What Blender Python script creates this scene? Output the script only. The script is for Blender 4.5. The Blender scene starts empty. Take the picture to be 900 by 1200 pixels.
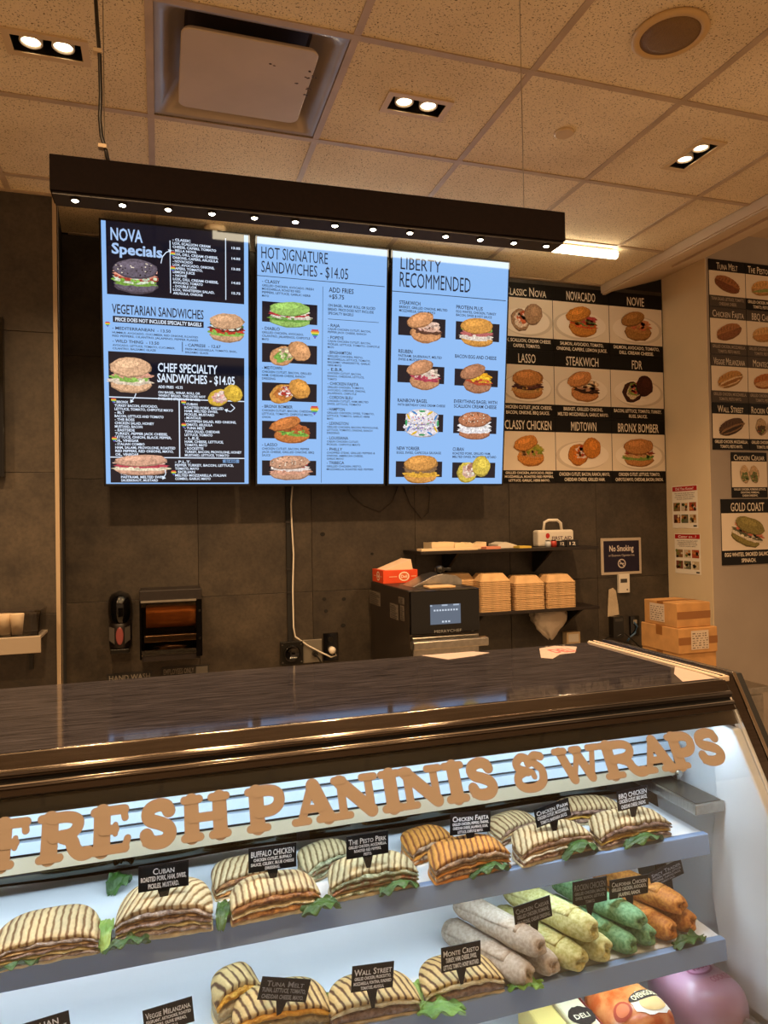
import bpy, bmesh, math, random
from mathutils import Vector, Matrix
R_ = random.Random(11)
PI = math.pi
sc = bpy.context.scene
COL = sc.collection

# ------------------------------------------------------------------ camera
F = 826.0; CXP, CYP = 450.0, 600.0; HC = 1.60
def _dir(px, py):
    return Vector((px - CXP, py - CYP, F)).normalized()
_Y = _dir(188, 617); _X = _dir(3050, 566); _X = (_X - _Y * _X.dot(_Y)).normalized(); _Z = _X.cross(_Y)
CO = Vector((0, 0, HC))
cam_d = bpy.data.cameras.new('camera'); cam = bpy.data.objects.new('camera', cam_d); COL.objects.link(cam)
cam_d.lens = F * 36.0 / 1200.0; cam_d.sensor_width = 36; cam_d.sensor_fit = 'AUTO'; cam_d.clip_start = 0.02
right = Vector((_X[0], _Y[0], _Z[0])); down = Vector((_X[1], _Y[1], _Z[1])); fwd = Vector((_X[2], _Y[2], _Z[2]))
m = Matrix((right, -down, -fwd)).transposed().to_4x4(); m.translation = CO
cam.matrix_world = m
sc.camera = cam
def ray(px, py):
    c = Vector((px - CXP, py - CYP, F)); return Vector((_X.dot(c), _Y.dot(c), _Z.dot(c)))
def U(px, py, ax, val):                     # pixel -> point on the plane axis=val
    r = ray(px, py); t = (val - CO[ax]) / r[ax]; return CO + r * t
# ------------------------------------------------------------------ world, exposure
w = bpy.data.worlds.new('world'); sc.world = w; w.use_nodes = True
bg = w.node_tree.nodes['Background']; bg.inputs[0].default_value = (1.0, 0.60, 0.31, 1); bg.inputs[1].default_value = 0.62
sc.view_settings.view_transform = 'Standard'; sc.view_settings.look = 'None'
sc.view_settings.exposure = 0.0; sc.view_settings.gamma = 1.0; sc.view_settings.use_curve_mapping = False
DOWN_W = 62.0; BAR_W = 5.0; TUBE_S = 14.0; CASE_W = 1.6; SHELF_W = 0.70
WARM = (1.0, 0.63, 0.32); COOL = (0.68, 0.85, 1.0)

# ------------------------------------------------------------------ helpers
def C(h, k=1.0):
    r = []
    for i in (0, 2, 4):
        v = int(h[i:i + 2], 16) / 255.0
        r.append((v / 12.92 if v <= 0.04045 else ((v + 0.055) / 1.055) ** 2.4) * k)
    return (r[0], r[1], r[2], 1.0)
def newmat(name):
    mt = bpy.data.materials.new(name); mt.use_nodes = True
    nt = mt.node_tree; return mt, nt, nt.nodes['Principled BSDF']
def N(nt, t, **kw):
    n = nt.nodes.new(t)
    for k, v in kw.items(): setattr(n, k, v)
    return n
def mat(name, col, rough=0.5, metal=0.0, var=0.0, scale=20.0, bump=0.0, bscale=None, col2=None, spec=0.5, stretch=None, detail=4):
    mt, nt, b = newmat(name)
    b.inputs['Base Color'].default_value = col; b.inputs['Roughness'].default_value = rough
    b.inputs['Metallic'].default_value = metal; b.inputs['Specular IOR Level'].default_value = spec
    if var or bump or col2:
        tc = N(nt, 'ShaderNodeTexCoord'); mp = N(nt, 'ShaderNodeMapping')
        if stretch: mp.inputs['Scale'].default_value = stretch
        nt.links.new(tc.outputs['Object'], mp.inputs[0])
        nz = N(nt, 'ShaderNodeTexNoise'); nz.inputs['Scale'].default_value = scale; nz.inputs['Detail'].default_value = detail
        nt.links.new(mp.outputs[0], nz.inputs['Vector'])
        if var or col2:
            rp = N(nt, 'ShaderNodeValToRGB')
            c2 = col2 if col2 else tuple(min(1, c * (1 + var)) for c in col[:3]) + (1,)
            c1 = col if col2 else tuple(c * (1 - var) for c in col[:3]) + (1,)
            rp.color_ramp.elements[0].color = c1; rp.color_ramp.elements[0].position = 0.35
            rp.color_ramp.elements[1].color = c2; rp.color_ramp.elements[1].position = 0.65
            nt.links.new(nz.outputs[0], rp.inputs[0]); nt.links.new(rp.outputs[0], b.inputs['Base Color'])
        if bump:
            nb = nz
            if bscale:
                nb = N(nt, 'ShaderNodeTexNoise'); nb.inputs['Scale'].default_value = bscale; nb.inputs['Detail'].default_value = 5
                nt.links.new(mp.outputs[0], nb.inputs['Vector'])
            bp = N(nt, 'ShaderNodeBump'); bp.inputs['Strength'].default_value = bump; bp.inputs['Distance'].default_value = 0.01
            nt.links.new(nb.outputs[0], bp.inputs['Height']); nt.links.new(bp.outputs[0], b.inputs['Normal'])
    return mt
def emis(name, col, s):
    mt, nt, b = newmat(name)
    b.inputs['Base Color'].default_value = (0, 0, 0, 1); b.inputs['Emission Color'].default_value = col; b.inputs['Emission Strength'].default_value = s
    return mt
def attr_mat(name, emit=0.0, rough=0.45, noise=False):
    mt, nt, b = newmat(name); a = N(nt, 'ShaderNodeVertexColor', layer_name='Col')
    if noise:
        tc = N(nt, 'ShaderNodeTexCoord'); nz = N(nt, 'ShaderNodeTexNoise'); nz.inputs['Scale'].default_value = 95; nz.inputs['Detail'].default_value = 6; nz.inputs['Roughness'].default_value = .7
        nt.links.new(tc.outputs['Object'], nz.inputs['Vector']); rp = N(nt, 'ShaderNodeValToRGB'); rp.color_ramp.elements[0].position = .36; rp.color_ramp.elements[0].color = (.42, .36, .32, 1); rp.color_ramp.elements[1].position = .6; rp.color_ramp.elements[1].color = (1.25, 1.22, 1.15, 1)
        mx = N(nt, 'ShaderNodeMixRGB', blend_type='MULTIPLY'); mx.inputs[0].default_value = .75
        nt.links.new(nz.outputs[0], rp.inputs[0]); nt.links.new(a.outputs[0], mx.inputs[1]); nt.links.new(rp.outputs[0], mx.inputs[2]); a = mx
    b.inputs['Roughness'].default_value = rough; b.inputs['Specular IOR Level'].default_value = .5 if emit else .2
    if emit:
        b.inputs['Base Color'].default_value = (0.004, 0.004, 0.005, 1); b.inputs['Roughness'].default_value = 0.07
        nt.links.new(a.outputs[0], b.inputs['Emission Color']); b.inputs['Emission Strength'].default_value = emit
    else: nt.links.new(a.outputs[0], b.inputs['Base Color'])
    return mt
def wloc(o):
    v = Vector((0, 0, 0))
    while o is not None: v = v + o.location; o = o.parent
    return v
def tag(o, label=None, cat=None, group=None, kind=None):
    if label: o['label'] = label
    if cat: o['category'] = cat
    if group: o['group'] = group
    if kind: o['kind'] = kind
    return o
def thing(name, label, cat, loc=(0, 0, 0), group=None, rotz=0):
    o = bpy.data.objects.new(name, None); o.empty_display_size = 0.05; COL.objects.link(o)
    o.location = loc; o.rotation_euler = (0, 0, rotz)
    return tag(o, label, cat, group)
class MB:
    def __init__(s): s.v = []; s.f = []; s.mi = []; s.c = []
    def add(s, vs, fs, mi=0, col=(1, 1, 1, 1)):
        k = len(s.v); s.v += [Vector(p) for p in vs]
        for q in fs: s.f.append([k + i for i in q]); s.mi.append(mi); s.c.append(col)
        return s
    def box(s, a, b, mi=0, col=(1, 1, 1, 1)):
        x0, y0, z0 = a; x1, y1, z1 = b
        x0, x1 = min(x0, x1), max(x0, x1); y0, y1 = min(y0, y1), max(y0, y1); z0, z1 = min(z0, z1), max(z0, z1)
        vs = [(x0, y0, z0), (x1, y0, z0), (x1, y1, z0), (x0, y1, z0), (x0, y0, z1), (x1, y0, z1), (x1, y1, z1), (x0, y1, z1)]
        return s.add(vs, [(3, 2, 1, 0), (4, 5, 6, 7), (0, 1, 5, 4), (1, 2, 6, 5), (2, 3, 7, 6), (3, 0, 4, 7)], mi, col)
    def hexa(s, b4, t4, mi=0):              # bottom quad (ccw from above), top quad
        return s.add(list(b4) + list(t4), [(3, 2, 1, 0), (4, 5, 6, 7), (0, 1, 5, 4), (1, 2, 6, 5), (2, 3, 7, 6), (3, 0, 4, 7)], mi)
    def prism(s, poly, off, mi=0):          # poly of 3D points, extruded by vector off
        n = len(poly); off = Vector(off); p = [Vector(q) for q in poly]
        return s.add(p + [q + off for q in p], [list(range(n))[::-1], list(range(n, 2 * n))] + [(i, (i + 1) % n, n + (i + 1) % n, n + i) for i in range(n)], mi)
    def tube(s, pts, r, n=8, mi=0, caps=True):
        pts = [Vector(p) for p in pts]; rings = []; fs = []; vs = []
        rs = r if isinstance(r, (list, tuple)) else [r] * len(pts)
        up = Vector((0.13, 0.21, 0.97))
        for i, p in enumerate(pts):
            d = (pts[min(i + 1, len(pts) - 1)] - pts[max(i - 1, 0)]).normalized()
            a = d.cross(up)
            if a.length < 0.05: a = d.cross(Vector((1, 0, 0)))
            a.normalize(); b = d.cross(a)
            for j in range(n): vs.append(p + (a * math.cos(2 * PI * j / n) + b * math.sin(2 * PI * j / n)) * rs[i])
        for i in range(len(pts) - 1):
            for j in range(n): fs.append((i * n + j, i * n + (j + 1) % n, (i + 1) * n + (j + 1) % n, (i + 1) * n + j))
        if caps: fs.append(list(range(n))[::-1]); fs.append([(len(pts) - 1) * n + j for j in range(n)])
        return s.add(vs, fs, mi)
    def lathe(s, prof, c, n=24, mi=0, ax='z', sx=1.0, sy=1.0):  # prof [(r, h)]
        vs = []; fs = []; c = Vector(c)
        for r, h in prof:
            for j in range(n):
                a = 2 * PI * j / n; x, y = r * sx * math.cos(a), r * sy * math.sin(a)
                vs.append(c + (Vector((x, y, h)) if ax == 'z' else Vector((x, h, y)) if ax == 'y' else Vector((h, x, y))))
        for i in range(len(prof) - 1):
            for j in range(n): fs.append((i * n + j, i * n + (j + 1) % n, (i + 1) * n + (j + 1) % n, (i + 1) * n + j))
        fs.append(list(range(n))[::-1]); fs.append([(len(prof) - 1) * n + j for j in range(n)])
        return s.add(vs, fs, mi)
    def build(s, name, mats, parent=None, smooth=False, bevel=0.0, local=False, norm=True):
        me = bpy.data.meshes.new(name)
        if local or not s.v: o0 = Vector((0, 0, 0))
        else:
            lo = [min(v[i] for v in s.v) for i in range(3)]; hi = [max(v[i] for v in s.v) for i in range(3)]
            o0 = Vector(((lo[0] + hi[0]) / 2, (lo[1] + hi[1]) / 2, lo[2]))
        me.from_pydata([v - o0 for v in s.v], [], s.f)
        mats = mats if isinstance(mats, (list, tuple)) else [mats]
        for q in mats: me.materials.append(q)
        if len(mats) > 1: me.polygons.foreach_set('material_index', s.mi)
        if mats[0] in COLMATS:
            at = me.color_attributes.new('Col', 'FLOAT_COLOR', 'CORNER'); data = []
            for p in me.polygons: data += list(s.c[p.index]) * p.loop_total
            at.data.foreach_set('color', data)
        if norm or bevel:
            bm = bmesh.new(); bm.from_mesh(me)
            if bevel: bmesh.ops.bevel(bm, geom=list(bm.edges), offset=bevel, segments=2, affect='EDGES', profile=0.5, clamp_overlap=True)
            if norm: bmesh.ops.recalc_face_normals(bm, faces=bm.faces)
            bm.to_mesh(me); bm.free()
        if smooth: me.polygons.foreach_set('use_smooth', [True] * len(me.polygons))
        o = bpy.data.objects.new(name, me); COL.objects.link(o)
        if parent is not None: o.parent = parent
        o.location = o0 - (wloc(parent) if (parent is not None and not local) else Vector((0, 0, 0)))
        return o
def copy_tree(o, parent=None):
    c = o.copy(); COL.objects.link(c); c.parent = parent
    for ch in [q for q in bpy.data.objects if q.parent == o]: copy_tree(ch, c)
    return c
def struct(o): o['kind'] = 'structure'; return o
class Pl:                                   # a plane for flat print; pixels or fractions -> points
    def __init__(s, O, ux, uy):
        s.O = Vector(O); s.ux = Vector(ux).normalized(); s.uy = Vector(uy).normalized(); s.n = s.ux.cross(s.uy)
    def hit(s, px, py):
        r = ray(px, py); t = (s.O - CO).dot(s.n) / r.dot(s.n); q = CO + r * t - s.O; return q.dot(s.ux), q.dot(s.uy)
    def pt(s, u, v, e=0.0): return s.O + s.ux * u + s.uy * v + s.n * e
_tc = {}
def glyphs(t, bold=0.0, sc_=False):
    k = (t, bold, sc_)
    if k not in _tc:
        cu = bpy.data.curves.new('t', 'FONT'); cu.body = t; cu.resolution_u = 2; cu.offset = bold; cu.fill_mode = 'FRONT'
        if sc_:
            cu.small_caps_scale = 0.74
            for bf in cu.body_format: bf.use_small_caps = True
        ob = bpy.data.objects.new('t', cu); me = bpy.data.meshes.new_from_object(ob)
        vs = [(v.co.x, v.co.y) for v in me.vertices]; fs = [tuple(p.vertices) for p in me.polygons]
        bpy.data.objects.remove(ob); bpy.data.meshes.remove(me); bpy.data.curves.remove(cu)
        _tc[k] = (vs, fs)
    return _tc[k]
def write(mb, pl, t, u0, v0, u1, v1, col, e=0.0006, bold=0.012, sc_=False, keep=False):
    vs, fs = glyphs(t, bold, sc_)
    if not vs: return
    x0 = min(v[0] for v in vs); x1 = max(v[0] for v in vs); y0 = min(v[1] for v in vs); y1 = max(v[1] for v in vs)
    if sc_ or True: y0 = max(y0, -0.03) if not any(ch in t for ch in 'gjpqy,$&') else y0
    y0 = 0.0; y1 = max(y1 if y1 < 0.75 else 0.70, 0.5)
    mb.add([pl.pt(u0 + (x - x0) / (x1 - x0) * (u1 - u0), v0 + (y - y0) / (y1 - y0) * (v1 - v0), e) for x, y in vs], fs, 0, col)
def lines(mb, pl, ls, u0, u1, vtop, step, hf, col, e=0.0006, ch=None, align='l', bold=0.02):
    # text lines; ch = advance per character so that lines keep one letter size
    if ch is None: ch = (u1 - u0) / max(len(l) for l in ls)
    for i, l in enumerate(ls):
        if not l: continue
        wd = min(ch * len(l), u1 - u0); a = u0 if align == 'l' else (u0 + u1) / 2 - wd / 2
        v = vtop - i * step
        write(mb, pl, l, a, v - hf, a + wd, v, col, e, bold)
def rect(mb, pl, u0, v0, u1, v1, col, e=0.0003):
    mb.add([pl.pt(u0, v0, e), pl.pt(u1, v0, e), pl.pt(u1, v1, e), pl.pt(u0, v1, e)], [(0, 1, 2, 3)], 0, col)
def blob(mb, pl, u, v, ru, rv, col, e, rot=0.0, n=18, jit=0.06, a0=0.0, a1=2 * PI):
    pts = [pl.pt(u, v, e)]; cr, sr = math.cos(rot), math.sin(rot)
    full = abs(a1 - a0 - 2 * PI) < 1e-6
    for i in range(n if full else n + 1):
        a = a0 + (a1 - a0) * i / n; k = 1 + R_.uniform(-jit, jit)
        x, y = ru * k * math.cos(a), rv * k * math.sin(a)
        pts.append(pl.pt(u + x * cr - y * sr, v + x * sr + y * cr, e))
    L = len(pts) - 1
    mb.add(pts, [(0, i + 1, (i + 1) % L + 1) for i in range(L if full else L - 1)], 0, col)
def vary(c, k): f = 1 + R_.uniform(-k, k); return (min(1, c[0] * f), min(1, c[1] * f * (1 + R_.uniform(-.06, .06))), min(1, c[2] * f), 1)
def food(mb, pl, u, v, w, h, kind, bun='c98a4a', fills=('7ba03c', 'a8452c', 'e8d6b4'), rot=0.0, e=0.0012, k=1.0):
    # printed picture of a sandwich
    B = C(bun, k); D = C(bun, k * 0.55); L = tuple(min(1, c * 1.35) for c in B[:3]) + (1,)
    S = 0.00025; cr, sr = math.cos(rot), math.sin(rot)
    def at(x, y): return u + (x * cr - y * sr) * w, v + (x * sr + y * cr) * h
    def bl(x, y, rx, ry, c, d, r=0.0, jit=0.06, n=18, a0=0.0, a1=2 * PI):
        a, b = at(x, y); blob(mb, pl, a, b, rx * w, ry * h, c, e + S * d, rot + r, n, jit, a0, a1)
    if kind in ('burger', 'bagel'):
        bl(0, -0.26, .46, .23, D, 0); bl(0, -0.24, .45, .2, B, 1)
        n = len(fills)
        for i, fc in enumerate(fills):
            y = -0.16 + 0.26 * i / max(1, n - 1)
            bl(R_.uniform(-.03, .03), y, .49 - .02 * i, .12, C(fc, k), 2 + i, jit=.16, n=26)
            for _ in range(7): bl(R_.uniform(-.42, .42), y + R_.uniform(-.05, .05), .05, .04, vary(C(fc, k), .45), 6, jit=.3, n=7)
        bl(0, 0.2, .47, .27, D, 8, .05); bl(-.01, 0.22, .455, .25, B, 9, .05); bl(-.08, .3, .26, .1, L, 10, .05)
        if kind == 'bagel':
            for _ in range(30): a = R_.uniform(0, 6.28); r = R_.random() ** .5; bl(.42 * r * math.cos(a), .22 + .22 * r * math.sin(a), .018, .02, R_.choice([C('221c18', k), C('efe6d4', k)]), 11, n=5)
    elif kind == 'open':                    # bun halves side by side, leaning
        bl(-.18, -.1, .3, .36, D, 0, .35); bl(-.18, -.08, .285, .34, B, 1, .35)
        for i, fc in enumerate(fills):
            bl(-.12 + .05 * i, -.06 + .05 * i, .24 - .03 * i, .24 - .03 * i, C(fc, k), 2 + i, .35, .18, 22)
            for _ in range(9): bl(-.12 + .05 * i + R_.uniform(-.16, .16), -.04 + .05 * i + R_.uniform(-.17, .17), .05, .05, vary(C(fc, k), .5), 6, jit=.35, n=7)
        bl(.22, .12, .27, .36, D, 8, -.5); bl(.225, .135, .255, .335, B, 9, -.5); bl(.26, .22, .13, .16, L, 10, -.5)
    elif kind == 'leaning':                 # top bun tipped back, filling in front
        bl(.05, -.2, .42, .3, D, 0); bl(.05, -.18, .4, .27, B, 1)
        for i, fc in enumerate(fills):
            bl(.08 + .03 * i, -.08 + .09 * i, .38 - .04 * i, .14, C(fc, k), 2 + i, -.1, .2, 24)
            for _ in range(9): bl(.08 + R_.uniform(-.3, .3), -.08 + .09 * i + R_.uniform(-.08, .08), .055, .045, vary(C(fc, k), .5), 6, jit=.35, n=7)
        bl(-.1, .24, .38, .24, D, 8, .3); bl(-.1, .26, .365, .215, B, 9, .3); bl(-.14, .32, .2, .09, L, 10, .3)
    elif kind == 'panini':
        bl(0, -.08, .48, .34, D, 0, .0, .03, 22); bl(0, -.13, .45, .17, C(fills[0], k), 1, 0, .15, 24)
        if len(fills) > 1: bl(0, -.16, .43, .08, C(fills[1], k), 2, 0, .2, 24)
        bl(0, .0, .47, .36, B, 3, 0, .03, 20, 0.0, PI)
        for i in range(7):
            x = -.36 + .12 * i; hh = .33 * math.sqrt(max(0, 1 - (x / .47) ** 2)); bl(x, hh * .5, .014, hh * .42, D, 4, -.25, .05, 8)
    elif kind == 'wraps':
        for x in (-.22, .22):
            bl(x, 0, .22, .44, D, 0, .15); bl(x, .02, .2, .42, B, 1, .15); bl(x, -.12, .17, .24, C(fills[0], k), 2, .15, .2)
            for _ in range(12): bl(x + R_.uniform(-.12, .12), -.12 + R_.uniform(-.16, .16), .035, .04, C(R_.choice(fills), k), 3, jit=.3, n=7)

# ------------------------------------------------------------------ materials
PRINT = attr_mat('print_ink'); SCREEN = attr_mat('screen_glow', 1.0); PHOTO = attr_mat('photo_print', noise=True); PHOTOGLOW = attr_mat('photo_on_screen', 1.0, noise=True); COLMATS = (PRINT, SCREEN, PHOTO, PHOTOGLOW)
def tile_mat():
    mt, nt, b = newmat('stone_wall_tile')
    tc = N(nt, 'ShaderNodeTexCoord'); oi = N(nt, 'ShaderNodeObjectInfo'); ad = N(nt, 'ShaderNodeVectorMath', operation='ADD')
    cb = N(nt, 'ShaderNodeCombineXYZ'); ml = N(nt, 'ShaderNodeMath', operation='MULTIPLY'); ml.inputs[1].default_value = 37.0
    nt.links.new(oi.outputs['Random'], ml.inputs[0]); nt.links.new(ml.outputs[0], cb.inputs[0]); nt.links.new(ml.outputs[0], cb.inputs[2])
    nt.links.new(tc.outputs['Object'], ad.inputs[0]); nt.links.new(cb.outputs[0], ad.inputs[1])
    n1 = N(nt, 'ShaderNodeTexNoise'); n1.inputs['Scale'].default_value = 4.5; n1.inputs['Detail'].default_value = 8; n1.inputs['Roughness'].default_value = .65
    nt.links.new(ad.outputs[0], n1.inputs['Vector'])
    n2 = N(nt, 'ShaderNodeTexNoise'); n2.inputs['Scale'].default_value = 70; n2.inputs['Detail'].default_value = 4
    nt.links.new(ad.outputs[0], n2.inputs['Vector'])
    rp = N(nt, 'ShaderNodeValToRGB'); rp.color_ramp.elements[0].position = .3; rp.color_ramp.elements[0].color = C('2a241e'); rp.color_ramp.elements[1].position = .72; rp.color_ramp.elements[1].color = C('51473a')
    nt.links.new(n1.outputs[0], rp.inputs[0])
    mx = N(nt, 'ShaderNodeMixRGB', blend_type='MULTIPLY'); mx.inputs[0].default_value = .5
    r2 = N(nt, 'ShaderNodeValToRGB'); r2.color_ramp.elements[0].position = .3; r2.color_ramp.elements[0].color = (.45, .45, .45, 1); r2.color_ramp.elements[1].position = .6
    nt.links.new(n2.outputs[0], r2.inputs[0]); nt.links.new(rp.outputs[0], mx.inputs[1]); nt.links.new(r2.outputs[0], mx.inputs[2])
    v = N(nt, 'ShaderNodeMixRGB', blend_type='MULTIPLY'); v.inputs[0].default_value = 1
    mr = N(nt, 'ShaderNodeMapRange'); mr.inputs['To Min'].default_value = .8; mr.inputs['To Max'].default_value = 1.1
    nt.links.new(oi.outputs['Random'], mr.inputs[0]); nt.links.new(mx.outputs[0], v.inputs[1]); nt.links.new(mr.outputs[0], v.inputs[2])
    nt.links.new(v.outputs[0], b.inputs['Base Color']); b.inputs['Roughness'].default_value = .5
    bp = N(nt, 'ShaderNodeBump'); bp.inputs['Strength'].default_value = .12; nt.links.new(n2.outputs[0], bp.inputs['Height']); nt.links.new(bp.outputs[0], b.inputs['Normal'])
    return mt
def ceil_mat():
    mt, nt, b = newmat('mineral_ceiling_tile')
    tc = N(nt, 'ShaderNodeTexCoord'); oi = N(nt, 'ShaderNodeObjectInfo'); ad = N(nt, 'ShaderNodeVectorMath', operation='ADD')
    nt.links.new(tc.outputs['Object'], ad.inputs[0]); nt.links.new(oi.outputs['Location'], ad.inputs[1])
    vo = N(nt, 'ShaderNodeTexNoise'); vo.inputs['Scale'].default_value = 175; vo.inputs['Detail'].default_value = 2.5; vo.inputs['Roughness'].default_value = .6
    nt.links.new(ad.outputs[0], vo.inputs['Vector'])
    rp = N(nt, 'ShaderNodeValToRGB'); e = rp.color_ramp.elements; e[0].position = .33; e[0].color = C('5a4528'); e[1].position = .42; e[1].color = C('e6d4b0')
    nt.links.new(vo.outputs[0], rp.inputs[0])
    n1 = N(nt, 'ShaderNodeTexNoise'); n1.inputs['Scale'].default_value = 2.2; n1.inputs['Detail'].default_value = 5
    nt.links.new(ad.outputs[0], n1.inputs['Vector'])
    r2 = N(nt, 'ShaderNodeValToRGB'); r2.color_ramp.elements[0].position = .3; r2.color_ramp.elements[0].color = (.78, .74, .68, 1); r2.color_ramp.elements[1].position = .65
    nt.links.new(n1.outputs[0], r2.inputs[0])
    mx = N(nt, 'ShaderNodeMixRGB', blend_type='MULTIPLY'); mx.inputs[0].default_value = .8
    nt.links.new(rp.outputs[0], mx.inputs[1]); nt.links.new(r2.outputs[0], mx.inputs[2]); nt.links.new(mx.outputs[0], b.inputs['Base Color'])
    b.inputs['Roughness'].default_value = .9
    bp = N(nt, 'ShaderNodeBump'); bp.inputs['Strength'].default_value = .5; bp.inputs['Distance'].default_value = .004
    nt.links.new(vo.outputs[0], bp.inputs['Height']); nt.links.new(bp.outputs[0], b.inputs['Normal'])
    return mt
TILE = tile_mat(); CTILE = ceil_mat()
GRID = mat('painted_grid_metal', C('b09a80'), .5, var=.1, scale=8)
GROUT = mat('dark_grout', C('191613'), .9)
PLASTER = mat('beige_plaster', C('bda78c'), .75, var=.05, scale=3, bump=.05, bscale=60)
PLASTERG = mat('grey_plaster', C('a09488'), .75, var=.05, scale=3, bump=.05, bscale=60)
FLOORM = mat('floor_tile', C('b0a08c'), .4, var=.15, scale=2)
ALU = mat('brushed_aluminium', C('b9b2a6'), .35, .9, var=.1, scale=30)
STEEL = mat('stainless_steel', C('b4b0a8'), .28, 1.0, var=.12, scale=40, stretch=(1, 12, 1))
BLACK = mat('black_plastic', C('15130f'), .35, var=.1, scale=30)
BLACKG = mat('gloss_black_plastic', C('0b0a0a'), .08)
BLACKM = mat('black_painted_metal', C('1c1411'), .5, var=.2, scale=60)
WHITEP = mat('white_plastic', C('ded6c8'), .4)
CREAM = mat('cream_plastic', C('c9b08a'), .45)
WHITEL = mat('white_liner', C('dfe3e6'), .4, var=.03, scale=4)
SHELFM = mat('white_shelf_edge', C('8099be'), .4)
PAPER = mat('white_shelf_paper', C('e9edf0'), .6, bump=.25, scale=9)
BRONZE = mat('bronze_tinted_metal', C('68605a'), .22, 1.0, var=.12, scale=25, stretch=(.3, 6, 6))
BRONZED = mat('dark_bronze_metal', C('3e342c'), .3, .9)
GASKET = mat('black_rubber', C('0c0a09'), .7)
CHROME = mat('chrome', C('cfc8be'), .15, 1.0)
KRAFT = mat('kraft_cardboard', C('b98a52'), .75, var=.12, scale=14, bump=.1, bscale=50)
KRAFT2 = mat('kraft_paper_fibre', C('d2ac7c'), .8, var=.1, scale=25)
def glass_mat(name, tint, f0=0.9):
    mt = bpy.data.materials.new(name); mt.use_nodes = True; nt = mt.node_tree; nt.nodes.clear()
    o = N(nt, 'ShaderNodeOutputMaterial'); mx = N(nt, 'ShaderNodeMixShader'); t = N(nt, 'ShaderNodeBsdfTransparent'); g = N(nt, 'ShaderNodeBsdfGlossy')
    t.inputs[0].default_value = tint; g.inputs['Roughness'].default_value = .02
    fr = N(nt, 'ShaderNodeFresnel'); fr.inputs[0].default_value = 1.45
    ml = N(nt, 'ShaderNodeMath', operation='MULTIPLY'); ml.inputs[1].default_value = f0
    nt.links.new(fr.outputs[0], ml.inputs[0]); nt.links.new(ml.outputs[0], mx.inputs[0]); nt.links.new(t.outputs[0], mx.inputs[1]); nt.links.new(g.outputs[0], mx.inputs[2]); nt.links.new(mx.outputs[0], o.inputs[0])
    return mt
GLASS = glass_mat('clear_glass', (.97, .985, .99, 1), .8)
CLEARP = glass_mat('clear_plastic', (.85, .82, .78, 1), 1.0)
MIRROR = mat('smoked_mirror_glass', C('4e5450'), .03, 1.0)
def top_mat():
    mt, nt, b = newmat('dusty_dark_glass_top')
    tc = N(nt, 'ShaderNodeTexCoord'); mp = N(nt, 'ShaderNodeMapping'); mp.inputs['Scale'].default_value = (1.6, 22, 1); mp.inputs['Rotation'].default_value = (0, 0, .06)
    nt.links.new(tc.outputs['Object'], mp.inputs[0])
    n1 = N(nt, 'ShaderNodeTexNoise'); n1.inputs['Scale'].default_value = 5; n1.inputs['Detail'].default_value = 9; n1.inputs['Roughness'].default_value = .7; n1.inputs['Distortion'].default_value = .6
    nt.links.new(mp.outputs[0], n1.inputs['Vector'])
    rp = N(nt, 'ShaderNodeValToRGB'); rp.color_ramp.elements[0].position = .35; rp.color_ramp.elements[0].color = C('151417'); rp.color_ramp.elements[1].position = .75; rp.color_ramp.elements[1].color = C('46434a')
    nt.links.new(n1.outputs[0], rp.inputs[0]); nt.links.new(rp.outputs[0], b.inputs['Base Color'])
    mr = N(nt, 'ShaderNodeMapRange'); mr.inputs['To Min'].default_value = .015; mr.inputs['To Max'].default_value = .10
    nt.links.new(n1.outputs[0], mr.inputs[0]); nt.links.new(mr.outputs[0], b.inputs['Roughness']); b.inputs['Specular IOR Level'].default_value = .45
    return mt
TOPM = top_mat()

# ================================================================== SETTING
CZ = 3.10
f = MB(); f.box((-4, -3, -0.1), (6, 4.1, 0)); struct(f.build('floor', FLOORM))
# back wall in an alcove, with stone tiles
XL, XR, YB, YL, YP = -0.43, 3.21, 3.90, 3.47, 3.50
def tiled_wall(name, x0, x1, y, xs, zs, thick=.1, cut=0.0):
    b = MB(); b.prism([(x0, y, 0), (x1, y, 0), (x1 - cut, y + thick, 0), (x0, y + thick, 0)], (0, 0, 3.42)); wl = struct(b.build(name, GROUT))
    cache = {}
    for i in range(len(xs) - 1):
        for j in range(len(zs) - 1):
            a, c = xs[i] + .0012, xs[i + 1] - .0012; d, e = zs[j] + .0012, zs[j + 1] - .0012
            if c - a < .02: continue
            k = (round(c - a, 3), round(e - d, 3))
            dy = R_.uniform(-.0008, .0008)
            if k in cache: o = cache[k].copy(); COL.objects.link(o)
            else:
                t = MB(); t.box((-k[0] / 2, -.008, 0), (k[0] / 2, 0, k[1])); o = t.build('tile', TILE, local=True, bevel=.001); cache[k] = o
                o.parent = wl
            o.location = Vector(((a + c) / 2, y + dy, d)) - wl.location
    return wl
ZS = [0, .59, 1.22, 1.85, 2.48, 3.10]
tiled_wall('wall_back', XL - .04, XR, YB, [-.462, .191, .808, 1.425, 2.042, 2.66, 3.21], ZS)
tiled_wall('wall_left', -4, XL, YL, [-4 + .0, -3.517, -2.9, -2.283, -1.665, -1.048, -.432], ZS, .43 - .001, .031)
b = MB(); b.box((XR, YP, 0), (6, 4.1, 3.42)); struct(b.build('wall_right', [PLASTERG]))
b = MB(); b.box((XR - .004, YP - .001, 0), (XR, YB - .009, 3.3)); struct(b.build('trim_2', mat('cream_lit_return', C('dcc8a6'), .7, var=.03, scale=3)))  # cream lightened to carry the light falling on this face from the left
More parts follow.
